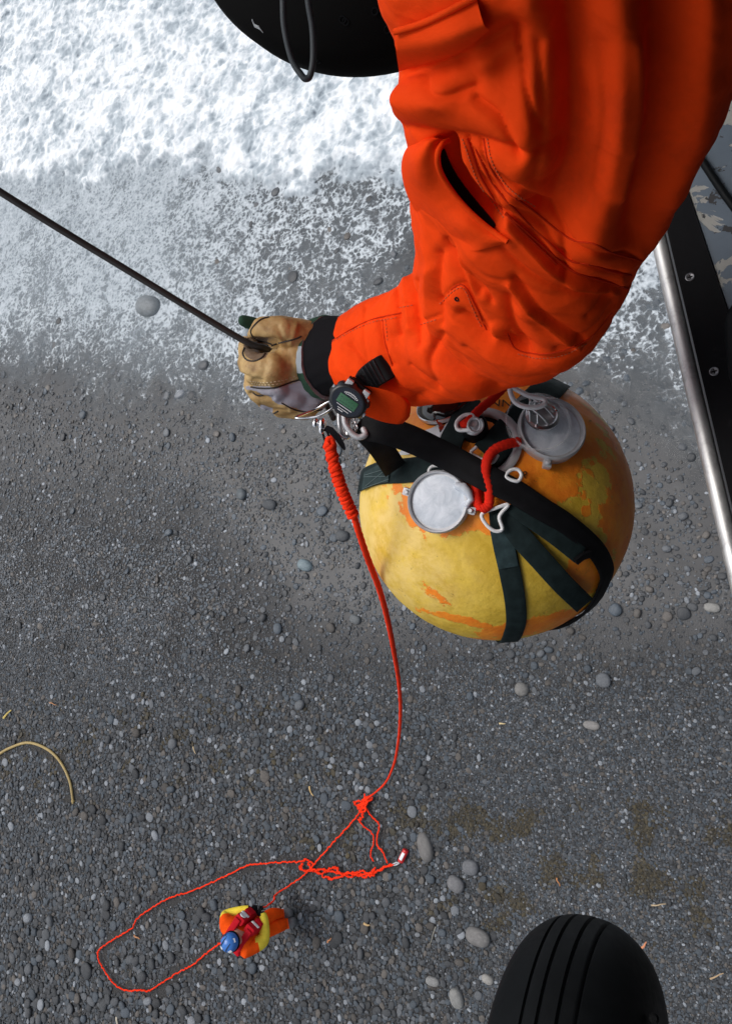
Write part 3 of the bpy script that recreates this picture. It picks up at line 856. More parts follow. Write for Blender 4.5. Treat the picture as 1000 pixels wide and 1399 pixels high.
def pdist(pl):
    best = np.full(len(u), 1e9)
    for (ax, ay), (bx, by) in zip(pl[:-1], pl[1:]):
        dx, dy = bx - ax, by - ay; L2 = dx * dx + dy * dy
        t = np.clip(((u - ax) * dx + (v - ay) * dy) / L2, 0, 1)
        best = np.minimum(best, np.hypot(u - ax - t * dx, v - ay - t * dy))
    return best
def sm(pl): return [tuple(p) for p in catmull(pl, 5)]
FOLDS = [  # polyline, width px, height mm
    ([(778, -120), (780, 0), (786, 110), (778, 220), (755, 300)], 30, -13), ([(908, -120), (906, 0), (905, 110), (892, 210), (868, 320)], 30, -13),
    ([(840, -120), (846, 60), (838, 200), (815, 320)], 40, 8), ([(715, -100), (728, 40), (735, 120), (722, 200)], 34, 7), ([(960, 0), (950, 150), (915, 270)], 26, 6),
    ([(548, 138), (620, 138), (690, 160), (745, 205)], 36, 8), ([(550, 101), (590, 96), (640, 76), (700, 40)], 15, -8), ([(558, 172), (612, 184), (680, 184), (760, 190)], 9, -4),
    ([(705, 40), (716, 100), (726, 130), (738, 162)], 4, -3), ([(640, 120), (690, 95), (725, 50)], 24, -6), ([(600, 130), (665, 110), (640, 60)], 20, 3),
    ([(638, 190), (654, 237), (668, 262), (695, 299), (760, 362)], 3.6, -3.2), ([(661, 190), (668, 223), (691, 260), (728, 288), (777, 326), (810, 333), (836, 346), (876, 357)], 3.6, -3.2),
    ([(650, 205), (672, 250), (704, 288), (745, 328), (777, 356), (803, 361), (836, 372), (862, 377)], 3.6, -3.2), ([(690, 292), (744, 344), (777, 372), (810, 385), (843, 394), (866, 404)], 5, -4.5),
    ([(694, 304), (742, 352), (775, 381), (808, 394), (841, 403), (862, 411)], 5, 4.5), ([(880, 352), (850, 380), (862, 405)], 7, 3),
    ([(655, 345), (700, 385), (760, 425), (810, 440)], 26, 5), ([(700, 330), (750, 380), (800, 410)], 16, 3), ([(628, 350), (654, 411), (680, 462)], 9, 5), ([(597, 350), (599, 401), (606, 440)], 7, -5),
    ([(612, 340), (640, 395), (668, 440)], 8, -6), ([(632, 428), (654, 450), (684, 467), (720, 478)], 9, -8), ([(622, 440), (660, 474), (720, 500), (800, 490)], 22, 6),
    ([(693, 456), (704, 477), (736, 484), (770, 479), (805, 462), (835, 428)], 3, -2.5), ([(697, 400), (700, 440), (712, 470)], 8, -4), ([(716, 420), (740, 450), (790, 462)], 14, 4),
    ([(601, 411), (630, 389), (649, 418), (664, 451)], 2.6, -2.2), ([(544, 394), (545, 420), (543, 455)], 4, -4), ([(556, 388), (558, 420), (560, 450)], 8, 4), ([(571, 384), (570, 420), (574, 470)], 4, -4),
    ([(585, 372), (586, 420), (590, 470)], 8, 3), ([(545, 417), (565, 413)], 2.5, -2), ([(574, 440), (600, 431)], 2.5, -2), ([(520, 438), (523, 470), (534, 500)], 4, -3), ([(440, 470), (500, 440), (545, 430)], 2.5, -2),
    ([(500, 420), (497, 470), (505, 520)], 3, -2.2), ([(540, 460), (552, 500), (580, 540)], 14, -5), ([(570, 480), (600, 510), (650, 535)], 16, 4), ([(610, 460), (640, 505), (680, 530)], 10, -4), ([(520, 500), (540, 530), (570, 548)], 7, -4),
    ([(700, 379), (744, 434), (788, 465)], 4, 3.5), ([(706, 372), (750, 428), (794, 458)], 5, -4), ([(840, 416), (800, 450), (760, 470)], 4, -3.5), ([(799, 423), (832, 403)], 4, -3), ([(610, 331), (633, 365), (656, 398)], 5, -5),
    ([(629, 345), (650, 377), (672, 410)], 4, -4), ([(605, 455), (590, 490), (598, 520)], 5, -3), ([(640, 470), (700, 510), (750, 505)], 5, -3), ([(560, 500), (600, 530)], 4, -3), ([(735, 60), (742, 160), (730, 240)], 9, -4), ([(820, 60), (826, 150), (812, 250)], 10, -4), ([(655, 130), (690, 150), (712, 190)], 6, -4), ([(580, 112), (610, 125), (650, 118)], 5, -3), ([(870, 60), (872, 160), (850, 260)], 12, 4), ([(690, 230), (720, 260), (735, 300)], 6, -4), ([(480, 470), (500, 500), (512, 530)], 4, -2.5), ([(655, 300), (700, 345), (760, 385), (830, 402)], 4, -3),
    ([(606, 203), (613, 238), (634, 270), (668, 300)], 12, -24), ([(680, 205), (720, 245), (700, 270)], 20, 5), ([(770, 330), (772, 375)], 8, -4),
]
disp = np.zeros(len(u))
for pl, w_, amp in FOLDS:
    dist = pdist(sm(pl))
    disp += amp * (.00165 if w_ > 3.5 else .0012) * np.exp(-(dist / w_) ** (1.3 if w_ < 12 else 1.8)) * face
q1 = fbm(V3[:, 0] * 14 + V3[:, 2] * 9, V3[:, 1] * 14 + V3[:, 2] * 7, 3, 61)
q2 = 1 - np.abs(fbm(V3[:, 0] * 24 + V3[:, 2] * 30 + q1, V3[:, 1] * 18 - V3[:, 2] * 10, 2, 67)) * 2.2
disp += q1 * .0050 + q2 * .0012
V3 = V3 + N3 * disp[:, None]
Fc = []
for i in range(NS - 1):
    for k in range(NA):
        Fc.append((i * NA + k, i * NA + (k + 1) % NA, (i + 1) * NA + (k + 1) % NA, (i + 1) * NA + k))
VL = [tuple(p) for p in V3]
# turn the sleeve end inside, then close
inn = []
for j, (sc_, sh_) in enumerate(((.95, -.001), (.90, .012), (.86, .05))):
    T = (cen[4] - cen[0]).normalized(); base = len(VL)
    for k in range(NA):
        VL.append(tuple(np.array(cen[0]) + (V3[k] - np.array(cen[0])) * sc_ + np.array(T) * sh_))
    prev = 0 if j == 0 else base - NA
    for k in range(NA): Fc.append((prev + (k + 1) % NA, prev + k, base + k, base + (k + 1) % NA))
Fc.append(tuple(range(len(VL) - NA, len(VL))))
top = (NS - 1) * NA; ctr = len(VL); VL.append(tuple(np.array(cen[-1]) + np.array((cen[-1] - cen[-10]).normalized()) * .06))
for k in range(NA): Fc.append((top + k, top + (k + 1) % NA, ctr))
body = mk('suit_sleeve', (VL, Fc), M_orange, crew)
body.data.set_sharp_from_angle(angle=math.radians(180))
abv = BVHTree.FromPolygons(VL, [f for f in Fc if len(f) == 4])
def arm(px, py, off=0.0): return hit(abv, px, py, off)

def panel_strip(rows, thick, n=10):        # rows of points -> lofted cloth panel with thickness towards -camera
    sm_rows = [catmull(r, n) for r in rows]
    R = np.array(sm_rows)                  # rows x cols x 3
    cols = [catmull(list(R[:, j]), 8) for j in range(R.shape[1])]
    G = np.array(cols)                     # cols x rows x 3
    a, b, _ = G.shape
    V = G.reshape(-1, 3); o = len(V)
    away = np.array(V) - np.array(CAM)[None]; away /= np.linalg.norm(away, axis=1)[:, None]
    V2 = V + away * thick
    Fc = []
    for i in range(a - 1):
        for j in range(b - 1):
            q = (i * b + j, i * b + j + 1, (i + 1) * b + j + 1, (i + 1) * b + j)
            Fc.append(q); Fc.append(tuple(o + k for k in reversed(q)))
    for i in range(a - 1):
        for j in (0, b - 1):
            q = (i * b + j, (i + 1) * b + j, o + (i + 1) * b + j, o + i * b + j); Fc.append(q if j == 0 else tuple(reversed(q)))
    for j in range(b - 1):
        for i in (0, a - 1):
            q = (i * b + j, o + i * b + j, o + i * b + j + 1, i * b + j + 1); Fc.append(q if i == 0 else tuple(reversed(q)))
    return [tuple(p) for p in V] + [tuple(p) for p in V2], Fc
def armd(px, py, dflt=.72):
    p, n_ = arm(px, py)
    return (p - CAM).dot(ray(500, 700)) if p is not None else dflt
# bulging side pocket with an open mouth
outer = [(585, 188), (566, 192), (551, 212), (549, 240), (560, 276), (582, 306), (612, 332), (645, 343), (688, 334)]
midl = [(597, 189), (582, 195), (571, 215), (572, 238), (583, 265), (603, 292), (630, 315), (660, 327), (690, 332)]
inner = [(612, 193), (604, 197), (598, 210), (599, 228), (608, 248), (626, 273), (648, 296), (672, 316), (693, 331)]
def drow(row, offs_):
    out = []
    for (a, b), o_ in zip(row, offs_):
        d_ = armd(max(a, 588), b, .74) - o_
        out.append(np.array(P(a, b, d_)))
    return out
rows = [drow(outer, [-.010, -.028, -.034, -.034, -.030, -.022, -.006, .001, .002]), drow(midl, [.006, .010, .014, .014, .014, .012, .012, .010, .004]), drow(inner, [.006, .010, .016, .018, .018, .017, .014, .010, .004])]
mk('side_pocket', panel_strip(rows, .003), M_orange, crew)
rim = [np.array(P(a, b, armd(max(a, 588), b, .74) - o_ - .001)) for (a, b), o_ in zip(inner, [.006, .010, .016, .018, .018, .017, .014, .010, .004])]
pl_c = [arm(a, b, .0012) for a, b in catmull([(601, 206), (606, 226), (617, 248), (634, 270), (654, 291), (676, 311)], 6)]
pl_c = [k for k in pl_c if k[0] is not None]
mk('pocket_inner_dark', ribbon([k[0] for k in pl_c], [k[1] for k in pl_c], [.003 + .0095 * math.sin(math.pi * min(1, .12 + .88 * i / (len(pl_c) - 1))) ** .7 for i in range(len(pl_c))], .0014), M_black_cloth, crew)  # black strip added in place of deep shade inside the pocket mouth
mk('pocket_hem', tube(catmull(rim, 10), .0024, 8), M_orange, crew)
mk('fabric_tab', box(P(579, 297, .80), M3 @ Vector((.014, .002, 0)), M3 @ Vector((.002, -.009, 0)), M3 @ Vector((0, 0, .0012)), .0008), simple('tan_tab', (.62, .36, .20), .8), crew)
# flap higher on the arm
fo = [(539, 44), (575, 33), (612, 16), (650, -4)]; fm_ = [(541, 70), (580, 62), (622, 50), (660, 32)]; fi = [(545, 98), (590, 86), (634, 70), (668, 42)]
rows = [[np.array(P(a, b, armd(max(a, 552), b, .55) - .003)) for a, b in fo], [np.array(P(a, b, armd(max(a, 552), b, .55) - .012)) for a, b in fm_], [np.array(P(a, b, armd(max(a, 552), b, .55) - .010)) for a, b in fi]]
mk('shoulder_flap', panel_strip(rows, .004), M_orange, crew)
mk('flap_seam', tube(catmull([np.array(P(a, b, armd(max(a, 552), b, .55) - .0055)) for a, b in fo], 8), .0022, 8), M_orange, crew)
# wrist tab hanging below the sleeve
tabp = [[(497, 527), (505, 540), (500, 556), (494, 566)], [(522, 532), (528, 545), (524, 562), (520, 576)], [(545, 540), (552, 552), (549, 570), (541, 580)], [(556, 545), (561, 555), (559, 570), (550, 579)]]
rows = [[np.array(P(a, b, .872 + .0006 * (b - 530) + (.006 if i in (0, 3) else 0))) for a, b in r] for i, r in enumerate(tabp)]
mk('wrist_tab', panel_strip(rows, .004), M_orange, crew)
# stitch lines, dotted thread along the seams
def stitches(pl, off=.0006, step=5):
    pts_ = sm(pl); sh = []
    acc = 0; k = 0
    L_ = [0]
    for a, b in zip(pts_[:-1], pts_[1:]): L_.append(L_[-1] + math.hypot(b[0] - a[0], b[1] - a[1]))
    t = 0
    while t < L_[-1] - step:
        q = []
        for tt in (t, t + step * .55):
            a = np.interp(tt, L_, [p[0] for p in pts_]); b = np.interp(tt, L_, [p[1] for p in pts_])
            p, n_ = arm(a, b, off)
            if p is not None: q.append(p)
        if len(q) == 2: sh.append(tube(q, .0005, 5))
        t += step
    return sh
thread = []
for pl in ([(601, 415), (630, 393), (645, 420), (660, 453)], [(632, 190), (648, 237), (663, 264), (690, 300)], [(666, 190), (673, 222), (696, 258), (732, 284)], [(707, 484), (736, 490), (770, 485), (806, 467)], [(442, 474), (500, 444), (545, 434)], [(527, 438), (530, 470)], [(546, 421), (566, 417)], [(574, 444), (602, 435)]):
    thread += stitches(pl)
tag(mk('stitching', thread, simple('stitch_thread', (.55, .10, .03), .8), crew))
welts = []
for pl, rr_s in (([(638, 190), (654, 237), (668, 262), (695, 299), (760, 362)], .0009), ([(661, 190), (668, 223), (691, 260), (728, 288), (777, 326), (810, 333), (836, 346), (876, 357)], .0009), ([(690, 292), (744, 340), (777, 368), (810, 381), (843, 390), (866, 400)], .0014), ([(650, 205), (672, 250), (704, 288), (745, 328), (777, 356), (803, 361), (836, 372), (862, 377)], .0009), ([(601, 411), (630, 389), (649, 418), (664, 451)], .0008), ([(693, 456), (704, 477), (736, 484), (770, 479), (805, 462), (835, 428)], .0008), ([(523, 437), (526, 468), (536, 500)], .0008), ([(441, 474), (500, 440), (548, 428)], .0008)):
    run = []
    for q_ in sm(pl) + [None]:
        k_ = arm(q_[0], q_[1], .0002)[0] if q_ is not None else None
        if k_ is None or (run and (k_ - run[-1]).length > .03):
            if len(run) > 3: welts.append(tube(run, rr_s, 6))
            run = []
        if k_ is not None: run.append(k_)
mk('seam_welt', welts, cloth('seam_cloth', (.55, .030, .006)), crew)
# snap hole on the forearm pocket
p, n_ = arm(624, 409, .0)
mk('snap_eyelet', lathe([(.0024, 0), (.0024, .001), (.0014, .001), (.0013, -.0004)], p, n_, 14), M_blackrub, crew)

# black knit cuff, green and grey glove hem
def cuff(L0, R0, L1, R1, d0, d1, rr, n=12, seg=80, bulge=.06, seed=0):
    V, Fc = [], []
    for i in range(n):
        t = i / (n - 1)
        d_ = d0 + (d1 - d0) * t
        a = P(L0[0] + (L1[0] - L0[0]) * t, L0[1] + (L1[1] - L0[1]) * t, d_); b = P(R0[0] + (R1[0] - R0[0]) * t, R0[1] + (R1[1] - R0[1]) * t, d_)
        c_ = (a + b) / 2; w_ = (b - a) / 2
        T = (P((L1[0] + R1[0]) / 2, (L1[1] + R1[1]) / 2, d1) - P((L0[0] + R0[0]) / 2, (L0[1] + R0[1]) / 2, d0)).normalized()
        nd = w_.cross(T).normalized()
        if nd.dot(ray(450, 490)) > 0: nd = -nd
        k_ = 1 + bulge * math.sin(math.pi * t)
        for j in range(seg):
            an = 2 * math.pi * j / seg
            wob = 1 + .012 * math.sin(an * 7 + seed + t * 4) + .008 * math.sin(an * 17 - t * 6)
            V.append(c_ + (w_ * math.cos(an) + nd * math.sin(an) * w_.length * rr) * k_ * wob)
    for i in range(n - 1):
        for j in range(seg): Fc.append((i * seg + j, i * seg + (j + 1) % seg, (i + 1) * seg + (j + 1) % seg, (i + 1) * seg + j))
    Fc.append(tuple(reversed(range(seg)))); Fc.append(tuple(range((n - 1) * seg, n * seg)))
    return V, Fc
mk('knit_cuff', cuff((446, 435), (434, 543), (505, 440), (488, 526), 1.006, .970, .90, seed=1), M_black_cloth, crew)
hem = cuff((444, 436), (432, 545), (456, 434), (444, 546), 1.010, .998, .92, n=8, bulge=.03, seed=3)
nf_ = len(hem[1]); mids = []
for f in hem[1]:
    cc = sum((Vector(hem[0][k]) for k in f), Vector()) / len(f)
    uu, v_, _d = proj(np.array([cc]))
    mids.append(1 if 472 < v_[0] < 512 else 0)
mk('glove_hem', (hem[0], hem[1], mids), [M_green, M_greyband], crew)

# glove: a fist closed on the cable
M_tan = Mat('tan_leather', (.45, .29, .11), .6)
c = M_tan.coord()
tn = M_tan.mix(M_tan.smst(M_tan.noise(38, 5, .6, c), .3, .7), (.36, .21, .070), (.56, .385, .165))
tn = M_tan.mix(M_tan.math('MULTIPLY', M_tan.smst(M_tan.noise(55, 5, .7, M_tan.vmath('ADD', c, (2, 2, 2))), .52, .72), .6), tn, (.20, .11, .04))
M_tan.set('Base Color', tn)
b_ = M_tan.bump(M_tan.noise(60, 5, .6, c), .35, .004); M_tan.bump(M_tan.noise(500, 3, .6, c), .2, .0006, b_)
M_greyfab = cloth('grey_lilac_fabric', (.36, .35, .40))
M_dtan = simple('shaded_brown_leather', (.17, .11, .065), .6)  # darker brown painted as shade in the grip around the cable
M_trim = simple('dark_trim', (.030, .024, .020), .7)
def C(px, py, d): return P(px, py, d)
caps_ = [
    (C(420, 492, 1.020), C(404, 492, 1.006), .036, .037, 'palm'), (C(422, 518, 1.010), C(372, 515, 1.000), .032, .030, 'palm'), (C(420, 480, .997), C(386, 502, .988), .032, .026, 'palm'),
    (C(400, 535, 1.01), C(362, 530, 1.005), .028, .026, 'palm'), (C(425, 540, 1.02), C(385, 548, 1.02), .026, .022, 'palm'),
    (C(380, 484, 1.058), C(350, 482, 1.062), .026, .024, 'palm'),
    # thumb over the cable
    (C(420, 462, .988), C(385, 453, .966), .024, .0200, 'thumb'), (C(385, 453, .966), C(360, 450, .966), .0200, .0165, 'thumb'), (C(360, 450, .966), C(350, 459, .980), .0155, .0120, 'thumb'),
    # index finger: knuckle, bend away, back behind the thumb to its green tip
    (C(372, 506, .975), C(352, 506, .978), .024, .021, 'index'), (C(352, 506, .978), C(343, 496, 1.000), .0205, .0185, 'index'), (C(343, 496, 1.000), C(339, 470, 1.035), .0165, .0135, 'index'), (C(339, 470, 1.035), C(345, 444, 1.03), .0115, .0100, 'index2'), (C(348, 443, 1.025), C(333, 439, 1.018), .0092, .0078, 'tip'),
    # middle, ring, little: knuckles below, curled away from the camera
    (C(378, 528, .992), C(353, 527, 1.000), .022, .020, 'middle'), (C(353, 527, 1.000), C(350, 508, 1.045), .019, .016, 'middle'), (C(350, 508, 1.045), C(378, 490, 1.055), .015, .012, 'middle'),
    (C(394, 545, 1.008), C(366, 543, 1.016), .021, .0185, 'ring'), (C(366, 543, 1.016), C(362, 525, 1.060), .0175, .015, 'ring'), (C(362, 525, 1.060), C(390, 505, 1.070), .014, .012, 'ring'),
    (C(418, 556, 1.022), C(386, 556, 1.030), .0185, .0165, 'little'), (C(386, 556, 1.030), C(380, 540, 1.070), .0155, .013, 'little'), (C(380, 540, 1.070), C(405, 522, 1.078), .0125, .010, 'little'),
]
bm = bmesh.new()
for p0, p1, r0, r1, nm in caps_:
    Vv, Ff = capsule(p0, p1, r0, r1, 18)
    bv = [bm.verts.new(q) for q in Vv]
    for f in Ff:
        try: bm.faces.new([bv[k] for k in f])
        except ValueError: pass
tmp = bpy.data.meshes.new('glove_source'); bm.to_mesh(tmp); bm.free()
to = bpy.data.objects.new('glove_source', tmp); COL.objects.link(to)
rm = to.modifiers.new('r', 'REMESH'); rm.mode = 'VOXEL'; rm.voxel_size = .0017
smo = to.modifiers.new('s', 'SMOOTH'); smo.factor = .5; smo.iterations = 7
dg = bpy.context.evaluated_depsgraph_get()
ev = to.evaluated_get(dg); em = bpy.data.meshes.new_from_object(ev)
GV = np.zeros(len(em.vertices) * 3); em.vertices.foreach_get('co', GV); GV = GV.reshape(-1, 3)
GN_ = np.zeros(len(em.vertices) * 3); em.vertices.foreach_get('normal', GN_); GN_ = GN_.reshape(-1, 3)
GF = [tuple(p.vertices) for p in em.polygons]
bpy.data.objects.remove(to); bpy.data.meshes.remove(tmp)
q = fbm(GV[:, 0] * 60 + GV[:, 2] * 30, GV[:, 1] * 60 - GV[:, 2] * 25, 3, 91)
gu, gv, gd = proj(GV)
gd_ = q * .0016
for pl, w_, amp in (([(343, 468), (360, 471), (373, 469)], 6, -10), ([(332, 513), (343, 519), (358, 522)], 3, -3.5), ([(343, 538), (356, 543), (372, 545)], 3, -4), ([(356, 556), (372, 561), (392, 562)], 3, -3), ([(374, 470), (390, 468)], 4, -3), ([(392, 480), (400, 500), (396, 522)], 5, -1.6), ([(365, 490), (362, 510), (352, 522)], 5, -1.5), ([(380, 446), (386, 462)], 4, -1.5), ([(405, 445), (398, 470)], 4, 1.5), ([(345, 522), (375, 531), (410, 519)], 2.2, -1.8), ([(420, 480), (415, 505)], 4, -1.3)):
    best = np.full(len(gu), 1e9)
    for (ax, ay), (bx, by) in zip(pl[:-1], pl[1:]):
        dx, dy = bx - ax, by - ay; t = np.clip(((gu - ax) * dx + (gv - ay) * dy) / (dx * dx + dy * dy), 0, 1)
        best = np.minimum(best, np.hypot(gu - ax - t * dx, gv - ay - t * dy))
    gd_ += amp * .001 * np.exp(-(best / w_) ** 2) * (gd < 1.02)
GV = GV + GN_ * gd_[:, None]
mi = []
for f in GF:
    cu = gu[list(f)].mean(); cv = gv[list(f)].mean(); cd = gd[list(f)].mean()
    pp = Vector(GV[list(f)].mean(0))
    best, bn = 1e9, None
    for p0, p1, r0, r1, nm in caps_:
        ab = p1 - p0; t = max(0, min(1, (pp - p0).dot(ab) / ab.length_squared)); dd_ = (pp - p0 - ab * t).length / (r0 + (r1 - r0) * t)
        if dd_ < best: best, bn = dd_, nm
    m_ = 0
    if bn == 'tip' : m_ = 1
    elif bn == 'index2': m_ = 3
    elif cu > 336:
        lo = np.interp(cu, [335, 352, 380, 412, 450], [528, 528, 531, 520, 512]); hi = np.interp(cu, [335, 350, 380, 420, 440, 460], [532, 535, 552, 563, 560, 548])
        if lo < cv < hi: m_ = 2
    if m_ == 0 and cu < 372 and cv > 556 and cv > np.interp(cu, [345, 372], [552, 560]): m_ = 2
    if m_ == 0 and bn in ('thumb', 'index', 'palm') and 333 < cu < 369 and 455 < cv < 494:
        if ((cu - 350) / 17) ** 2 + ((cv - 478) / 15) ** 2 < 1 or (cv > 462 and cu < 366 and cv < 476): m_ = 4
    mi.append(m_)
glove = mk('glove', ([tuple(p) for p in GV], GF, mi), [M_tan.m, M_green, M_greyfab, M_greyband, M_dtan], crew)
glove.data.set_sharp_from_angle(angle=math.radians(180))
gbv = BVHTree.FromPolygons([tuple(p) for p in GV], GF)
trims = []
for pl in ([(334, 476), (332, 484), (337, 492), (347, 494), (357, 490), (364, 481), (366, 472)], [(346, 461), (343, 453), (348, 445), (357, 437), (368, 434)], [(346, 461), (352, 466), (362, 468), (371, 471)], [(371, 473), (385, 468), (402, 464), (412, 460)], [(343, 529), (356, 531), (378, 530), (400, 522), (418, 517)], [(346, 537), (352, 541), (359, 540)], [(352, 552), (362, 566), (372, 566), (380, 562)], [(385, 551), (402, 560), (420, 563), (440, 560)]):
    q = [hit(gbv, a, b, .0004)[0] for a, b in catmull(pl, 4)]
    q = [k for k in q if k is not None]
    run = []
    for k in q:
        if run and (k - run[-1]).length > .02:
            if len(run) > 2: trims.append(tube(run, .0011, 6))
            run = []
        run.append(k)
    if len(run) > 2: trims.append(tube(run, .0011, 6))
for t_ in trims: mk('glove_trim', t_, M_trim, crew)
gst = []
for pl in ([(342, 521), (360, 523), (385, 520), (412, 511)], [(344, 524), (362, 526), (388, 523), (414, 513)]):
    q = [hit(gbv, a, b, .0005)[0] for a, b in catmull(pl, 10)]
    for a, b in zip(q[::2], q[1::2]):
        if a is not None and b is not None and (a - b).length < .01: gst.append(tube([a, b], .0006, 5))
mk('glove_stitching', gst, simple('pale_thread', (.62, .50, .33), .8), crew)

# ------------------------------------------------------------------ wrist watch
wf = ray(478, 546) * -1
wc_ = P(477, 547, .868)
wn_ = (wf + M3 @ Vector((-.25, -.30, 0))).normalized()
tx = M3 @ Vector((math.cos(math.radians(-36)), math.sin(math.radians(-36)), 0)); tx = (tx - wn_ * tx.dot(wn_)).normalized(); ty = wn_.cross(tx)
watch = thing('wristwatch', wc_, 'black digital watch with green display strapped over the orange cuff', 'watch')
def wp(a, b, h): return wc_ + tx * a + ty * b + wn_ * h     # metres on the watch face
def oval(prof, sx, sy, seg=56, notch=0.0):
    V, Fc = [], []
    for r, h in prof:
        for k in range(seg):
            an = 2 * math.pi * k / seg; rr = r * (1 + notch * (1 if (k // 3) % 2 else -1) * (h < .006))
            V.append(wp(sx * rr * math.cos(an), sy * rr * math.sin(an), h))
    for i in range(len(prof) - 1):
        for k in range(seg): Fc.append((i * seg + k, i * seg + (k + 1) % seg, (i + 1) * seg + (k + 1) % seg, (i + 1) * seg + k))
    Fc.append(tuple(range((len(prof) - 1) * seg, len(prof) * seg))); Fc.append(tuple(reversed(range(seg))))
    return V, Fc
M_plast = simple('black_resin', (.010, .011, .014), .38, bump=.05)
M_face = simple('dark_blue_face', (.008, .012, .022), .25, bump=0)
mk('case', oval([(.90, -.009), (1.0, -.005), (1.02, .002), (.96, .006), (.86, .0085), (.80, .0085)], .0245, .0205, notch=.045), M_plast, watch)
mk('face', oval([(.79, .008), (.78, .0089)], .0245, .0205), M_face, watch)
M_lcd = simple('green_lcd', (.045, .15, .075), .3, var=.1, bump=0)
disp_ = mk('display', box(wp(0, .000, .0092), tx * .0125, ty * .0058, wn_ * .0006, .0004), M_lcd, watch)
seg_sh = []
def seven(ch, ox, oy, s):
    on = {'0': 'abcdef', '1': 'bc', '2': 'abged', '3': 'abgcd', '4': 'fgbc', '5': 'afgcd', '6': 'afgedc', '7': 'abc', '8': 'abcdefg', '9': 'abcdfg'}[ch]
    lay = {'a': (0, 2, 1), 'g': (0, 0, 1), 'd': (0, -2, 1), 'f': (-1, 1, 0), 'b': (1, 1, 0), 'e': (-1, -1, 0), 'c': (1, -1, 0)}
    for k in on:
        x_, y_, hz = lay[k]
        seg_sh.append(box(wp(ox + x_ * s * .55, oy + y_ * s * .55, .0100), tx * (s * .42 if hz else s * .10), ty * (s * .10 if hz else s * .42), wn_ * .0001))
for k in range(5): seg_sh.append(box(wp(-.008 + k * .004, -.0030, .0100), tx * .0012, ty * .00035, wn_ * .0001))
for k in range(6): seg_sh.append(box(wp(-.009 + k * .0036, .0010 if k % 2 else .0022, .0100), tx * .0008, ty * .0003, wn_ * .0001))
mk('display_marks', seg_sh, simple('lcd_dark', (.012, .045, .030), .4, bump=0), disp_, smooth=False)
pr = []
for k in range(9): pr.append(box(wp(-.0085 + k * .0021, .0112 - .0035 * ((k - 4) / 5) ** 2, .0091), tx * .0007, ty * .0008, wn_ * .0002))
for k in range(7): pr.append(box(wp(-.0065 + k * .0021, .0088 - .0025 * ((k - 3) / 5) ** 2, .0091), tx * .0008, ty * .0004, wn_ * .0002))
pr += [box(wp(0, -.0078, .0091), tx * .0105, ty * .0004, wn_ * .0002), box(wp(.0005, -.0112, .0091), tx * .0075, ty * .00035, wn_ * .0002), box(wp(-.002, -.0136, .0091), tx * .0035, ty * .0005, wn_ * .0002)]
mk('face_print', pr, M_white, watch, smooth=False)
for a, b in ((-.0235, .004), (.024, -.004), (-.018, -.013), (.019, .012)):
    mk('pusher', box(wp(a, b, .001), tx * .0016, ty * .0028, wn_ * .0022, .0006), M_steel, watch)
for s_, a in ((1, -.0105), (1, .0125)):
    mk('lug', box(wp(a, .0185, .002), tx * .0042, ty * .0045, wn_ * .0030, .0010), M_alu, watch)
sc_, sn_ = [], []
for (a, b) in ((489, 536), (494, 528), (501, 521), (510, 514), (519, 508), (527, 503)):
    p, n_ = arm(a, b, .011)
    if p is None: p, n_ = P(a, b, .87), wf
    sc_.append(np.array(p)); sn_.append(n_)
sc_[0] = np.array(wp(.001, .020, -.001)); sn_[0] = wn_
sc_[1] = np.array(wp(.001, .026, -.001)) * .6 + sc_[1] * .4
cc = catmull(sc_, 5); nn_ = [sn_[min(len(sn_) - 1, i // 5)] for i in range(len(cc))]
tail = [np.array(arm(533, 499, -.012)[0]), np.array(arm(538, 496, -.03)[0])]
mk('strap', ribbon(cc + tail, nn_ + [sn_[-1]] * 2, .032, .006), M_black_web, watch)
rb = []
for k in range(8, len(cc) - 2, 2):
    T = Vector(cc[k + 1]) - Vector(cc[k]); n2 = nn_[k]; n2 = (n2 - T * n2.dot(T) / T.length_squared).normalized(); B = T.cross(n2).normalized()
    rb.append(tube([Vector(cc[k]) - B * .0145 + n2 * .0032, Vector(cc[k]) + B * .0145 + n2 * .0032], .0012, 6))
mk('strap_ridges', rb, M_plast, watch)

# ------------------------------------------------------------------ the round float
BC = P(673, 691, 1.235); BR = .2245
def onball(px, py, off=0.0):
    r = ray(px, py); oc = CAM - BC; R_ = BR + off
    b = oc.dot(r); disc = b * b - (oc.length_squared - R_ * R_)
    if disc <= 0:
        q = CAM + r * (-b); return BC + (q - BC).normalized() * R_, (q - BC).normalized()
    q = CAM + r * (-b - math.sqrt(disc)); return q, (q - BC).normalized()
fl_t = thing('round_float', BC - Vector((0, 0, BR)), 'large orange and yellow ball float with peeling paint, webbing harness and glass ports', 'float')
pole = onball(654, 607)[1]
bm = bmesh.new(); bmesh.ops.create_icosphere(bm, subdivisions=6, radius=1)
bn = np.array([vv.co[:] for vv in bm.verts]); bm.verts.index_update()
bf = [tuple(vv.index for vv in f.verts) for f in bm.faces]; bm.free()
rad = BR + .0016 * fbm(bn[:, 0] * 4 + bn[:, 2] * 3, bn[:, 1] * 4 - bn[:, 2] * 2, 4, 81) + .0006 * fbm(bn[:, 0] * 22 + bn[:, 2] * 9, bn[:, 1] * 22 - bn[:, 2] * 7, 3, 83)
bp = np.array(BC)[None] + bn * rad[:, None]
u, v, _ = proj(bp)
def blob(cx, cy, rx, ry, ang=0):
    ca, sa = math.cos(ang), math.sin(ang); dx, dy = u - cx, v - cy
    return 1 - np.sqrt(((dx * ca + dy * sa) / rx) ** 2 + ((-dx * sa + dy * ca) / ry) ** 2)
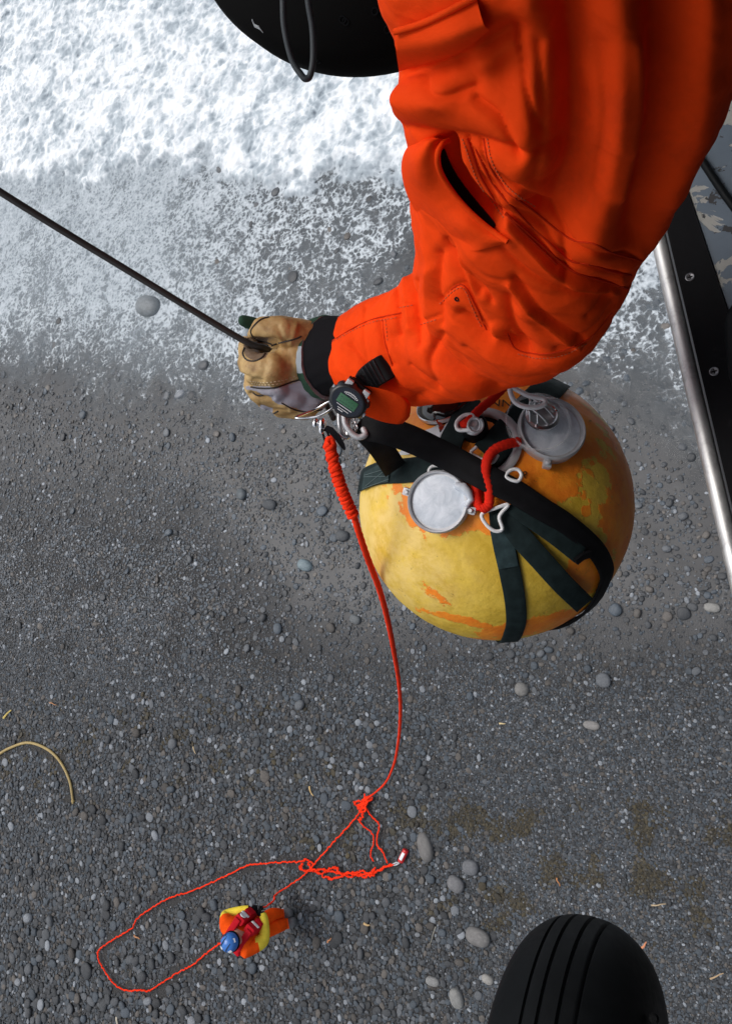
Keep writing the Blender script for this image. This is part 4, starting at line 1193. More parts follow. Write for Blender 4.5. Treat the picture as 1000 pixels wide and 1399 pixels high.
orf = np.maximum.reduce([blob(612, 680, 72, 54, .1), blob(738, 600, 86, 112, .25), blob(640, 560, 110, 70, 0), blob(690, 690, 60, 45, 0), blob(868, 690, 46, 130, 0.05), blob(846, 600, 16, 40, -.3) * .6, blob(805, 775, 30, 45, .6), blob(750, 850, 110, 13, -.22) * .8, blob(620, 845, 60, 5, .25) * .5, blob(820, 540, 18, 30, -.5) * .8, blob(800, 700, 9, 9), blob(592, 810, 26, 6, .7) * .35])
nb = fbm(bn[:, 0] * 5 + bn[:, 2] * 4, bn[:, 1] * 5 - bn[:, 2] * 3, 5, 85)
back = (bn @ np.array((CAM - BC).normalized())) < .0
orf = np.where(back, nb - .1, orf + nb * .34 + fbm(bn[:, 0] * 16 + bn[:, 2] * 12, bn[:, 1] * 16 - bn[:, 2] * 9, 4, 86) * .34)
pale = sst(-.25, .6, -((u - 560) * 0 + (u - 640)) / 160 + nb * .3) * sst(870, 800, v)  # paler towards the left: light from that side put into the paint
M_ball = Mat('peeling_float_paint', (.7, .4, .05), .42)
a_or, a_pl = M_ball.attr('orange'), M_ball.attr('lit_side')
c = M_ball.coord()
e1 = M_ball.noise(34, 6, .7, c); e2 = M_ball.noise(120, 4, .7, c)
e3 = M_ball.noise(17, 5, .7, c, .8)
o_ = M_ball.math('ADD', a_or, M_ball.math('MULTIPLY', M_ball.math('SUBTRACT', e3, .5), 1.0))
o_ = M_ball.math('ADD', o_, M_ball.math('MULTIPLY', M_ball.math('SUBTRACT', e1, .5), .6))
o_ = M_ball.math('ADD', o_, M_ball.math('MULTIPLY', M_ball.math('SUBTRACT', e2, .5), .5))
om = M_ball.smst(o_, .0, .09)
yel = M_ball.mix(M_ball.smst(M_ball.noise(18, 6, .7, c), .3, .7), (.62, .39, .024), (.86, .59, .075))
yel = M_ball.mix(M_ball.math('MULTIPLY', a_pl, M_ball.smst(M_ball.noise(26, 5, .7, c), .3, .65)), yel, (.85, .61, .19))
ora = M_ball.mix(M_ball.smst(M_ball.noise(30, 5, .65, c), .35, .7), (.92, .23, .010), (1.0, .34, .018))
colr = M_ball.mix(om, yel, ora)
colr = M_ball.mix(M_ball.math('MULTIPLY', M_ball.smst(M_ball.noise(75, 6, .75, c, .6), .62, .70), .8), colr, (.16, .075, .018))
colr = M_ball.mix(M_ball.math('MULTIPLY', M_ball.smst(M_ball.noise(9, 9, .78, M_ball.vmath('ADD', c, (1, 8, 3)), 1.2), .55, .72), .5), colr, (.50, .26, .02))
colr = M_ball.mix(M_ball.math('MULTIPLY', M_ball.smst(M_ball.noise(48, 6, .75, M_ball.vmath('ADD', c, (4, 1, 7)), .6), .67, .72), .7), colr, (.85, .24, .02))
M_ball.set('Base Color', colr)
M_ball.set('Roughness', M_ball.math('ADD', .34, M_ball.math('MULTIPLY', e1, .3)))
b_ = M_ball.bump(om, .5, .0012); b_ = M_ball.bump(M_ball.noise(40, 5, .6, c), .6, .004, b_); M_ball.bump(e2, .25, .0008, b_)
shell = mk('shell', ([tuple(p) for p in bp], bf), M_ball.m, fl_t, origin=BC)
for k, a in (('orange', orf), ('lit_side', pale)):
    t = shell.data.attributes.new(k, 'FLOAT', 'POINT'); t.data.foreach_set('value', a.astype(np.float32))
shell.data.set_sharp_from_angle(angle=math.radians(180))

def ball_path(pl, off, n=6, wrap=0):
    C_, N_2 = [], []
    pts_ = catmull(pl, n)
    for k, q in enumerate(pts_):
        o_ = off if not hasattr(off, '__len__') else float(np.interp(k, np.linspace(0, len(pts_) - 1, len(off)), off))
        a, b = onball(q[0], q[1], o_); C_.append(a); N_2.append(b)
    for k in range(wrap):                  # carry on round the ball, out of sight
        d1 = (N_2[-1] - N_2[-2]); nx = (N_2[-1] + (d1 - N_2[-1] * d1.dot(N_2[-1])).normalized() * .12).normalized()
        N_2.append(nx); C_.append(BC + nx * (BR + (off if not hasattr(off, '__len__') else off[-1])))
    return C_, N_2
def strap(pl, off, w, t=.0025, n=6, wrap=0, mat=None, name='webbing_strap', par=None):
    C_, N_2 = ball_path(pl, off, n, wrap)
    return mk(name, ribbon(C_, N_2, w, t), mat or M_web, par or fl_t)
# central mouth: ring, black disc standing in for the shaded recess and post
pc = BC + pole * (BR)
ringp = [(.058, -.006), (.060, .004), (.056, .0075), (.050, .0075), (.046, .003), (.045, -.006)]
mk('mouth_ring', lathe(ringp, pc - pole * .0055, pole, 72, cap0=False, cap1=False), M_alu, fl_t)
mk('mouth_dark_disc', lathe([(.0465, -.004), (.0465, .0012), (.001, .0016)], pc - pole * .0045, pole, 48), M_dome, fl_t)
kp_ = onball(649, 590, .002)[0]
knob = mk('post', lathe([(.019, 0), (.019, .018), (.016, .024), (.010, .026)], kp_, pole, 32), M_blackrub, fl_t)
kt = onball(647, 583, .040)[0]
mk('wire_wrap', [tube([kt + (M3 @ Vector((math.cos(a) * (.008 + .002 * math.sin(a * .31)), math.sin(a) * .010, .0011 * a - .012 + .002 * math.sin(a * 1.7)))) for a in np.linspace(0, 26, 120)], .0021, 8), lathe([(.004, -.016), (.009, -.010), (.010, .004), (.006, .010)], kt, pole, 20)], M_alu, knob)

def frost(name, base):
    m = Mat(name, base, .3)
    c = m.coord()
    n1_ = m.noise(40, 6, .65, c, .8); n2_ = m.noise(110, 5, .7, c)
    m.set('Base Color', m.mix(m.smst(n1_, .25, .75), (.46, .52, .59), (.74, .79, .86)))
    m.set('Roughness', m.math('ADD', .38, m.math('MULTIPLY', n2_, .3)))
    m.set('Coat Weight', .08)
    m.bump(m.math('ADD', n1_, m.math('MULTIPLY', n2_, .4)), .4, .003)
    return m.m
M_frost = frost('frosted_resin', (.6, .63, .68))
M_clear = Mat('cloudy_plastic', (.55, .56, .58), .25, Transmission_Weight=.0).m
def port(px, py, r, tilt=(0, 0), rim=.012, lug_ang=(2.9, -.35), fill=.86):
    q, n_ = onball(px, py, 0)
    n_ = (n_ * .6 - ray(px, py) * .4 + M3 @ Vector((tilt[0], tilt[1], 0))).normalized()
    t1 = (M3 @ Vector((1, 0, 0))); t1 = (t1 - n_ * t1.dot(n_)).normalized(); t2 = n_.cross(t1)
    body_ = mk('port', lathe([(r * 1.02, -.012), (r * 1.04, rim * .5), (r * 1.07, rim * .62), (r * 1.07, rim * .95), (r * 1.02, rim * 1.1), (r * .97, rim * 1.05), (r * .955, rim * .80)], q, n_, 64, ref=t1), M_alu, fl_t)
    mk('port_window', lathe([(r * .95, rim * .78), (r * .80, rim * .84), (r * .45, rim * .88), (.001, rim * .90)], q, n_, 48, ref=t1), M_frost, body_)
    for a in lug_ang:
        p_ = q + (t1 * math.cos(a) + t2 * math.sin(a)) * r * 1.16 + n_ * rim * .6
        rd = (t1 * math.cos(a) + t2 * math.sin(a)); tg = n_.cross(rd)
        mk('clamp_lug', [box(p_, rd * .0065, tg * .0055, n_ * .0050, .0015), lathe([(.0036, 0), (.0036, .003), (.0026, .0042)], p_ + n_ * .005, n_, 12)], M_alu, body_)
    return q, n_, t1, t2, body_
p1_ = port(603, 686, .0415, (-.05, -.02), .020, (2.85, -.25))
p2_ = port(748, 594, .0445, (.04, .08), .022, (-1.75,))
# resin drip on the left port
dq = [onball(a, b, o_)[0] for a, b, o_ in ((622, 664, .024), (632, 666, .024), (640, 674, .021), (643, 683, .018), (636, 692, .020))]
mk('resin_drip', tube(dq, [.005, .007, .006, .005, .004], 12), M_frost, p1_[4])
# cloudy open lid tilted behind the right port, small cage on it
q, n_, t1, t2, b2 = p2_
M_lid = Mat('cloudy_lid', (.85, .85, .86), .25)
M_lid.set('Alpha', .22); M_lid.set('Coat Weight', .6)
lc = onball(735, 578, .024)[0]
mk('clear_lid', lathe([(.044, 0), (.045, .010), (.043, .011), (.042, .002)], lc - n_ * .006, (n_ + M3 @ Vector((-.1, .05, 0))).normalized(), 60, cap0=False, cap1=False), M_lid.m, b2)
pcg = onball(741, 568, .036)[0]; cn = (n_ + M3 @ Vector((-.12, .12, 0))).normalized()
cage = mk('sensor_plate', lathe([(.0235, -.002), (.0235, .0015), (.0195, .0030), (.0175, .0018), (.001, .0015)], pcg, cn, 48), M_steel, b2)
wires = []
ca_ = P(729, 538, .955)
for a0, a1 in ((3.6, 5.2), (4.3, .2), (2.7, 5.9)):
    e0 = pcg + (t1 * math.cos(a0) + t2 * math.sin(a0)) * .021; e1_ = pcg + (t1 * math.cos(a1) + t2 * math.sin(a1)) * .021
    md = (e0 + e1_) / 2 + cn * .005 + M3 @ Vector((-.017, .021, 0))
    wires.append(tube(catmull([e0, e0 * .55 + md * .45 + cn * .006, md, e1_ * .55 + md * .45 + cn * .006, e1_], 6), .0017, 8))
mk('cage_wire', wires, M_steel, b2)
for a in (0.3, 1.6, 2.9, 4.2, 5.5):
    p_ = pcg + (t1 * math.cos(a) + t2 * math.sin(a)) * .020 + cn * .0028
    mk('cage_bolt', lathe([(.0026, 0), (.0026, .0022), (.0015, .003)], p_, cn, 10), M_chrome, b2)
# white oblong shackle above the plate
shp = [P(a, b, d) for a, b, d in ((741, 545, .968), (722, 541, .968), (706, 533, .968), (697, 529, .968), (698, 540, .968), (704, 550, .968), (716, 556, .965), (733, 557, .965), (744, 552, .966))]
mk('white_shackle', tube(catmull(shp, 6, closed=True), .0034, 10, closed=True), M_white, fl_t)
# dark glossy port under the sleeve with a band clamp
q3, n3 = onball(609, 553, 0)
M_gloss = Mat('glossy_black_glass', (.012, .010, .010), .06); M_gloss.set('Coat Weight', .6)
p3 = mk('dark_port', lathe([(.042, -.02), (.043, .006), (.040, .014), (.030, .022), (.016, .027), (.001, .029)], q3, n3, 56), M_gloss.m, fl_t)
mk('clamp_band', lathe([(.0435, .0), (.0450, .001), (.0450, .006), (.0435, .007)], q3, n3, 56, cap0=False, cap1=False), M_steel, p3)
mk('clamp_screw', [box(onball(586, 567, .010)[0], M3 @ Vector((.0055, -.0035, 0)), M3 @ Vector((.002, .003, 0)), n3 * .003, .001), box(onball(601, 580, .006)[0], M3 @ Vector((.003, -.006, 0)), M3 @ Vector((.003, .0015, 0)), n3 * .0015, .0006), box(onball(604, 588, .006)[0], M3 @ Vector((.004, .001, 0)), M3 @ Vector((-.001, .004, 0)), n3 * .0025, .001)], M_chrome, p3)
mk('white_label', ribbon([onball(a, b, .0008)[0] for a, b in ((531, 610), (560, 608), (590, 598), (602, 592))], [onball(a, b)[1] for a, b in ((531, 610), (560, 608), (590, 598), (602, 592))], .034, .0006), simple('weathered_white', (.58, .60, .62), .7, var=.2), fl_t)

# harness
strap([(474, 672), (490, 658), (520, 646), (556, 643), (592, 638), (618, 625)], .003, .038, wrap=0)
strap([(772, 508), (752, 528), (728, 552), (706, 578), (686, 600), (664, 622)], .0035, .046, wrap=0)
strap([(640, 548), (630, 575), (618, 598), (612, 616)], .010, .036)
strap([(682, 694), (686, 734), (695, 776), (703, 818), (705, 850), (700, 869)], .003, .030, wrap=8)
strap([(686, 697), (709, 732), (741, 768), (770, 800), (798, 827)], [.007, .008, .009, .010, .012], .031)
strap([(700, 690), (720, 705), (758, 732), (792, 759)], [.010, .010, .009, .010], .026)
mk('strap_keeper', ribbon([onball(a, b, .014)[0] for a, b in ((786, 768), (795, 761), (806, 757))], [onball(a, b)[1] for a, b in ((786, 768), (795, 761), (806, 757))], .010, .006), M_black_web, fl_t)
patch = ribbon([onball(a, b, .0058)[0] for a, b in ((496, 658), (512, 650), (532, 645))], [onball(a, b)[1] for a, b in ((496, 658), (512, 650), (532, 645))], .031, .001)
mk('stitched_patch', patch, webbing('worn_webbing', (.028, .045, .046)), fl_t)
mk('stitched_patch', ribbon([onball(a, b, .0058)[0] for a, b in ((683, 724), (689, 750), (694, 776))], [onball(a, b)[1] for a, b in ((683, 724), (689, 750), (694, 776))], .028, .001), webbing('worn_webbing', (.024, .042, .046)), fl_t)
xs = []
for pl in ([(497, 652), (530, 651)], [(499, 665), (529, 640)], [(496, 668), (531, 655)], [(497, 650), (530, 640)]):
    xs.append(tube([onball(*q_, .0070)[0] for q_ in catmull([np.array(k) for k in pl], 6)], .0005, 5))
mk('cross_stitching', xs, simple('grey_thread', (.10, .14, .14), .8), fl_t)
# long black sling from the hook over the ball
sl = [((494, 583), .990, None), ((520, 587), .985, None), ((560, 600), .992, None), ((612, 625), 1.003, None), ((668, 655), None, .022), ((702, 672), None, .017), ((740, 696), None, .014), ((776, 718), None, .011), ((814, 752), None, .008), ((829, 782), None, .006), ((823, 804), None, .005)]
cl_, nl_ = [], []
for (a, b), d_, o_ in sl:
    if d_ is not None: cl_.append(np.array(P(a, b, d_))); nl_.append(-ray(a, b))
    else:
        q_, n_2 = onball(a, b, o_); cl_.append(np.array(q_)); nl_.append(n_2)
CC = catmull(cl_, 8); NL = [Vector(q_) for q_ in catmull([np.array(k) for k in nl_], 8)]
for k in range(8):
    d1 = (Vector(CC[-1]) - Vector(CC[-3])); n0 = (Vector(CC[-1]) - BC).normalized(); nx = (n0 + (d1 - n0 * d1.dot(n0)).normalized() * .12).normalized()
    CC.append(np.array(BC + nx * (BR + .005))); NL.append(nx)
mk('sling_strap', ribbon(CC, NL, [float(np.interp(k, [0, 32, 56, len(CC)], [.038, .037, .029, .029])) for k in range(len(CC))], .004), M_black_web, fl_t)
mk('sling_strap', ribbon(catmull([np.array(P(487, 581, 1.00)), np.array(P(505, 596, 1.005)), np.array(P(522, 615, 1.03)), np.array(onball(540, 642, .009)[0])], 8), [-ray(510, 600)] * 25, [.030 + .006 * k / 24 for k in range(25)], .003), webbing('grey_black_webbing', (.012, .013, .014)), fl_t)
# white rings and red rope handles tied in the mouth
def ring(pl, r, mat, name='white_ring', closed=True, par=None):
    return mk(name, tube(catmull([np.array(k) for k in pl], 6, closed=closed), r, 10, closed=closed), mat, par or fl_t)
ring([onball(a, b, o_)[0] for a, b, o_ in ((646, 569, .046), (634, 568, .046), (624, 577, .044), (625, 587, .042), (636, 588, .042), (645, 584, .046))], .0028, M_white)
ring([onball(a, b, o_)[0] for a, b, o_ in ((587, 650, .012), (586, 642, .014), (592, 637, .014), (603, 638, .014), (607, 644, .012), (602, 650, .010), (594, 652, .010))], .0022, M_white)
ring([onball(a, b, .020)[0] for a, b in ((691, 652), (697, 643), (707, 642), (712, 650), (706, 658))], .0025, M_white)
ring([onball(a, b, .016)[0] for a, b in ((658, 703), (664, 717), (676, 726), (686, 723), (682, 706), (694, 690), (676, 695))], .0026, M_white)
ring([onball(a, b, .024)[0] for a, b in ((651, 611), (643, 619), (652, 625), (664, 630), (673, 632), (680, 622))], .0024, M_alu, 'metal_buckle', closed=False)
def rope_(pl, r, mat, par, name):
    pts_ = catmull([np.array(k) for k in pl], 10)
    return mk(name, tube(pts_, [r * (1 + .06 * math.sin(i * 1.9)) for i in range(len(pts_))], 12), mat, par)
rope_([onball(a, b, o_)[0] for a, b, o_ in ((690, 528, .03), (672, 546, .03), (655, 560, .036), (641, 575, .044), (631, 582, .040))], .0062, M_red, fl_t, 'handle_rope')
rope_([onball(a, b, o_)[0] for a, b, o_ in ((708, 604, .016), (690, 608, .024), (674, 616, .028), (665, 630, .030), (664, 650, .020), (668, 672, .018), (667, 690, .018), (658, 697, .018))], .0068, M_red, fl_t, 'handle_rope')
rope_([onball(a, b, o_)[0] for a, b, o_ in ((654, 655, .012), (650, 670, .012), (651, 684, .012), (656, 696, .012))], .0066, M_red, fl_t, 'handle_rope')
# hand-written letters on the paint
def letters(txt, px, py, ang, size, par):
    cu = bpy.data.curves.new('lettering', 'FONT'); cu.body = txt; cu.size = size; cu.align_x = 'CENTER'; cu.align_y = 'CENTER'
    o = bpy.data.objects.new('lettering_source', cu); COL.objects.link(o)
    dg = bpy.context.evaluated_depsgraph_get(); m_ = bpy.data.meshes.new_from_object(o.evaluated_get(dg))
    q_, n_ = onball(px, py); t1 = M3 @ Vector((math.cos(ang), math.sin(ang), 0)); t1 = (t1 - n_ * t1.dot(n_)).normalized(); t2 = n_.cross(t1)
    V = []
    for vv in m_.vertices:
        w_ = q_ + t1 * vv.co.x + t2 * vv.co.y; V.append(BC + (w_ - BC).normalized() * (BR + .0022))
    Fs = [tuple(p.vertices) for p in m_.polygons]
    bpy.data.objects.remove(o); bpy.data.curves.remove(cu)
    return mk('lettering', (V, Fs), simple('marker_ink', (.05, .02, .008), .8), par, smooth=False)
letters('NN', 684, 553, math.radians(-14), .022, shell)
letters('P', 717, 650, math.radians(20), .014, shell)

# ------------------------------------------------------------------ hook, carabiners, cable
cpts = [P(-340, 42, .74), P(0, 262, .86), P(180, 373, .93), P(330, 464, .985), P(366, 478, 1.0), P(400, 505, 1.045), P(440, 545, 1.055), P(456, 572, 1.02)]
tag(mk('hoist_cable', tube(catmull(cpts, 8), .0044, 12), M_cable), 'dark steel hoist cable running from the upper left into the gloved fist', 'cable')
hook = thing('lifting_hook', P(490, 590, 1.0), 'grey metal lifting hook below the watch holding the black sling', 'hook')
def loop(pl, r, mat, name, par, closed=True, flat=1.0):
    return mk(name, tube(catmull([np.array(P(*k)) for k in pl], 8, closed=closed), r, 12, closed=closed), mat, par)
loop([(470, 568, .985), (472, 580, .985), (480, 592, .985), (490, 598, .985), (499, 594, .985), (496, 586, .99)], .0042, M_alu, 'hook_bend', hook, closed=False)
loop([(464, 562, .995), (464, 578, .997), (467, 592, .998), (475, 596, .998), (474, 580, .998), (474, 565, .997)], .0045, M_steel, 'hook_shank', hook, closed=False)
mk('hook_chain', [tube(catmull([P(478 + k * 3, 570 + 5 * k, .99), P(484 + k * 2, 573 + 5 * k, .985), P(482 + k * 2, 579 + 5 * k, .99)], 4, closed=True), .0014, 8, closed=True) for k in range(3)], M_steel, hook)
loop([(404, 571, .99), (425, 571, .985), (440, 567, .982), (456, 556, .98), (452, 548, .99), (430, 560, 1.0)], .0018, M_chrome, 'ring_wire', hook)
crab = thing('carabiner', P(440, 585, 1.0), 'small chrome swivel clip under the glove that holds the red rope', 'carabiner')
mk('swivel', [lathe([(.003, -.006), (.0045, -.004), (.0045, .004), (.003, .006)], P(431, 578, .995), M3 @ Vector((.1, 1, 0)), 20), lathe([(.003, -.008), (.0052, -.005), (.0052, .005), (.003, .008)], P(440, 580, .993), M3 @ Vector((.05, 1, .1)), 20), lathe([(.0022, -.004), (.0036, -.002), (.0036, .003), (.002, .004)], P(439, 589, .993), M3 @ Vector((0, 1, .1)), 16)], M_chrome, crab)
loop([(441, 590, .995), (444, 602, 1.0), (449, 614, 1.003), (455, 612, 1.0), (451, 600, .997), (446, 589, .994)], .0016, M_blackrub, 'black_gate', crab)
mk('pull_tab', ribbon([P(*q_) for q_ in ((445, 584, .988), (452, 588, .986), (461, 598, .987), (468, 609, .99), (471, 615, .992))], [-ray(455, 595)] * 5, [.006, .009, .009, .007, .003], .003), M_black_cloth, crab)

# ------------------------------------------------------------------ the rope down to the beach
rope = thing('rope', P(451, 615, 1.0), 'orange-red rope hanging from the clip under the glove and looping over the pebbles', 'rope')
bx = catmull([np.array(P(*q_)) for q_ in ((450, 606, 1.0), (455, 630, 1.005), (462, 655, 1.01), (471, 680, 1.02), (483, 706, 1.035))], 20)
sh = []
for ph in (0, 2.094, 4.189):
    pts_ = []
    for i, q_ in enumerate(bx):
        t = i / (len(bx) - 1); T = Vector(bx[min(i + 1, len(bx) - 1)]) - Vector(bx[max(i - 1, 0)]); T.normalize()
        nA_ = T.cross(Vector((0, 0, 1))).normalized(); nB_ = T.cross(nA_)
        rr = .0048 * (1 - .15 * t) * (1 + .25 * math.sin(t * 40)); an = t * 36 + ph
        pts_.append(Vector(q_) + (nA_ * math.cos(an) + nB_ * math.sin(an)) * rr)
    sh.append(tube(pts_, .0042, 8))
for k in range(11):
    t = .35 + .62 * k / 10; i = int(t * (len(bx) - 2)); T = (Vector(bx[i + 1]) - Vector(bx[i])).normalized(); nA_ = T.cross(Vector((0, 0, 1))).normalized(); nB_ = T.cross(nA_)
    sh.append(tube([Vector(bx[i]) + (nA_ * math.cos(a) + nB_ * math.sin(a)) * .0068 + T * .0008 * a for a in np.linspace(0, 5.6, 14)], .0028, 7))
sh.append(tube(catmull([P(447, 607, 1.0), P(449, 600, .998), P(453, 599, .998), P(455, 607, 1.0), P(457, 622, 1.004)], 6), .0042, 8))
mk('rope_binding', sh, M_rope, rope)
seg_rng = random.Random(5)
def gnd(px, py, h=.045): 
    p = atz(px, py, 0); return np.array([p.x, p.y, float(ground_z(np.array([p.x]), np.array([p.y]))[0]) + h])
def laid(name, pts3, r0, r1, jit, lay=True, n=14, lift=0.0):
    pts_ = catmull(pts3, n); L_ = len(pts_)
    out = []
    for i, q_ in enumerate(pts_):
        t = i / (L_ - 1); q2 = np.array(q_, float)
        k = jit * (1 if i not in (0, L_ - 1) else 0)
        q2 += np.array([seg_rng.uniform(-k, k), seg_rng.uniform(-k, k), seg_rng.uniform(-k, k) * .3])
        out.append(q2)
    fin = catmull(out, 3)
    R_ = [(r0 + (r1 - r0) * i / (len(fin) - 1)) * (1 + .16 * math.sin(i * 1.3)) for i in range(len(fin))]
    return tube(fin, R_, 8)
hang = [np.array(P(*q_)) for q_ in ((483, 704, 1.034), (491, 730, 1.06), (503, 765, 1.12), (518, 805, 1.25), (529, 845, 1.45), (538, 890, 1.8), (545, 935, 2.4), (547, 975, 3.3), (544, 1015, 4.6), (537, 1048, 6.2), (524, 1073, 7.9))] + [gnd(508, 1090, .12), gnd(500, 1098, .05)]
hf = catmull(hang, 12)
rr_ = np.interp(np.linspace(0, 12, len(hf)), [0, 3, 6, 8, 10, 12], [.0048, .0052, .0066, .0092, .0115, .0125])
mk('hanging_rope', tube(hf, [r * (1 + .07 * math.sin(i * 2.1)) for i, r in enumerate(rr_)], 10), M_rope, rope)
ps = []
rp = lambda L__, h=.055: [gnd(a, b, h) for a, b in L__]
hands_pt = np.array(atz(356, 1243, .74))
ps.append(laid('a', rp([(500, 1098), (488, 1118), (470, 1138), (450, 1160), (430, 1183), (412, 1200)]) + [gnd(392, 1216, .25), np.array(atz(374, 1231, .5)), hands_pt], .0115, .0108, .008))
ps.append(laid('b', rp([(432, 1180), (422, 1173), (415, 1176), (392, 1177), (360, 1179), (340, 1182), (318, 1193), (290, 1206), (262, 1218), (235, 1226), (206, 1243), (192, 1254), (184, 1267), (168, 1277), (152, 1287), (140, 1296), (137, 1305), (142, 1318), (152, 1333), (163, 1345), (178, 1352), (196, 1351), (208, 1352), (226, 1341), (248, 1327), (268, 1316), (284, 1302)]) + [np.array(atz(298, 1291, .25)), np.array(atz(312, 1283, .55))], .0115, .0112, .010))
ps.append(laid('c', rp([(502, 1100), (508, 1112), (520, 1125), (518, 1140), (518, 1154), (526, 1164), (532, 1178)]), .0105, .0105, .008))
ps.append(laid('d', rp([(492, 1119), (500, 1128), (511, 1138), (513, 1150), (509, 1166), (513, 1176)]), .0095, .0095, .008))
ps.append(laid('e', rp([(428, 1186), (440, 1192), (455, 1189), (470, 1193), (485, 1191), (500, 1194), (515, 1190), (530, 1184), (541, 1179)]), .012, .011, .014))
ps.append(laid('f', rp([(424, 1178), (436, 1190), (450, 1198), (462, 1199), (478, 1192), (495, 1196), (510, 1195), (522, 1187), (538, 1180)], .055), .0115, .011, .018))
ps.append(laid('g', rp([(418, 1178), (415, 1185), (424, 1189), (436, 1187), (450, 1187), (463, 1184), (467, 1190), (480, 1196), (496, 1189), (510, 1192), (516, 1184)], .07), .011, .011, .018))
for pl in ([(512, 1086), (500, 1092), (488, 1096), (496, 1099), (508, 1092)], [(506, 1088), (498, 1098), (504, 1104), (497, 1108), (499, 1096)], [(513, 1089), (503, 1096), (494, 1102), (500, 1112), (496, 1118)], [(502, 1085), (505, 1098), (498, 1103), (501, 1094)]):
    ps.append(laid('k', rp(pl, .08), .0105, .0105, .02))
mk('laid_rope', ps, M_rope, rope)

# marker tube at the rope end
mt = thing('marker_tube', atz(553, 1168), 'small red tube with a white label at the end of the rope', 'marker')
a, b = Vector(gnd(549, 1177, .05)), Vector(gnd(557, 1160, .05)); ax_ = (b - a).normalized(); L_ = (b - a).length
mk('tube_body', lathe([(.02, 0), (.040, .006), (.043, .02), (.043, L_ - .02), (.040, L_ - .006), (.02, L_)], a, ax_, 24), simple('red_plastic', (.55, .015, .015), .35), mt)
side = ax_.cross(Vector((0, 0, 1))).normalized()
mk('white_label', box((a + b) / 2 + Vector((0, 0, .040)), ax_ * L_ * .28, side * .022, Vector((0, 0, .006)), .003), M_white, mt)
mk('clip', tube(catmull([gnd(538, 1181, .05), gnd(543, 1178, .06), gnd(548, 1178, .05), gnd(543, 1181, .05)], 4, closed=True), .010, 8, closed=True), M_alu, mt)

# ------------------------------------------------------------------ drift on the beach
kelp = catmull([gnd(-40, 1048, .03), gnd(-8, 1036, .03), (gnd(14, 1023, .03)), gnd(40, 1015, .035), gnd(66, 1023, .035), gnd(84, 1040, .03), gnd(97, 1066, .03), gnd(102, 1094, .03)], 8)
stalk = thing('dried_stalk', gnd(66, 1023, 0), 'long curved tan stalk lying on the dark pebbles at the left edge', 'stalk')
M_stalk = simple('dried_tan_stalk', (.38, .28, .11), .6, var=.25, scale=14)
mk('stem', tube(kelp, list(np.linspace(.030, .021, len(kelp))), 12), M_stalk, stalk)
mk('stem_knob', lathe([(.012, -.03), (.030, -.015), (.033, .0), (.02, .02), (.008, .045)], gnd(102, 1095, .03), (0, -1, .1), 16), M_stalk, stalk)
tw_ = [(427, 1081, 14, 1.15, (.52, .36, .16), 'short straight tan twig left of the rope knot', 3.0), (12, 976, 15, -.8, (.55, .42, .12), 'split yellow wood chip at the left edge above the curved stalk', 5), (190, 1280, 9, .6, (.42, .20, .09), 'short reddish twig inside the rope loop', 3),
       (503, 1262, 8, .3, (.50, .34, .16), 'tiny tan wood chip right of the rescuer', 3.4), (452, 1284, 8, -.9, (.50, .22, .10), 'tiny reddish splinter below and right of the rescuer', 2.6), (687, 989, 8, 0.05, (.6, .48, .26), 'tiny straw piece on the gravel under the float', 2.4),
       (268, 1025, 10, 1.2, (.55, .42, .24), 'pale splinter on the pebbles right of the curved stalk', 2), (163, 1394, 12, 1.5, (.55, .50, .40), 'pale stick end at the bottom edge, left side', 3.6), (900, 1235, 20, -.1, (.42, .32, .20), 'thin crooked twig in the mossy strip above the tyre', 1.8), (592, 1278, 26, 1.9, (.22, .21, .18), 'thin grey bent twig below the squat cobble', 1.6),
       (763, 1205, 12, 1.2, (.40, .17, .06), 'small rusty splinter in the mossy patch above the tyre', 2), (979, 1332, 20, -.4, (.40, .28, .16), 'thin brown twig right of the tyre', 1.8), (880, 1290, 10, -.9, (.60, .24, .12), 'small orange chip just right of the tyre top', 2.6), (75, 962, 10, .3, (.45, .22, .10), 'small orange splinter above the curved stalk', 2)]
for tx_, ty_, ln, an, col, lab, wd in tw_:
    dx, dy = math.cos(an) * ln / 2, math.sin(an) * ln / 2
    pts_ = [gnd(tx_ - dx, ty_ - dy, .035), gnd(tx_ - dx * .3 + seg_rng.uniform(-1, 1), ty_ - dy * .3 + seg_rng.uniform(-1, 1), .045), gnd(tx_ + dx * .4 + seg_rng.uniform(-1, 1), ty_ + dy * .4 + seg_rng.uniform(-1, 1), .045), gnd(tx_ + dx, ty_ + dy, .035)]
    tag(mk('twig', tube(catmull(pts_, 4), [wd * .005 * (1.1 - .05 * k) for k in range(13)], 8, flat=.7), simple('twig_wood', col, .8, var=.3)), lab, 'twig')

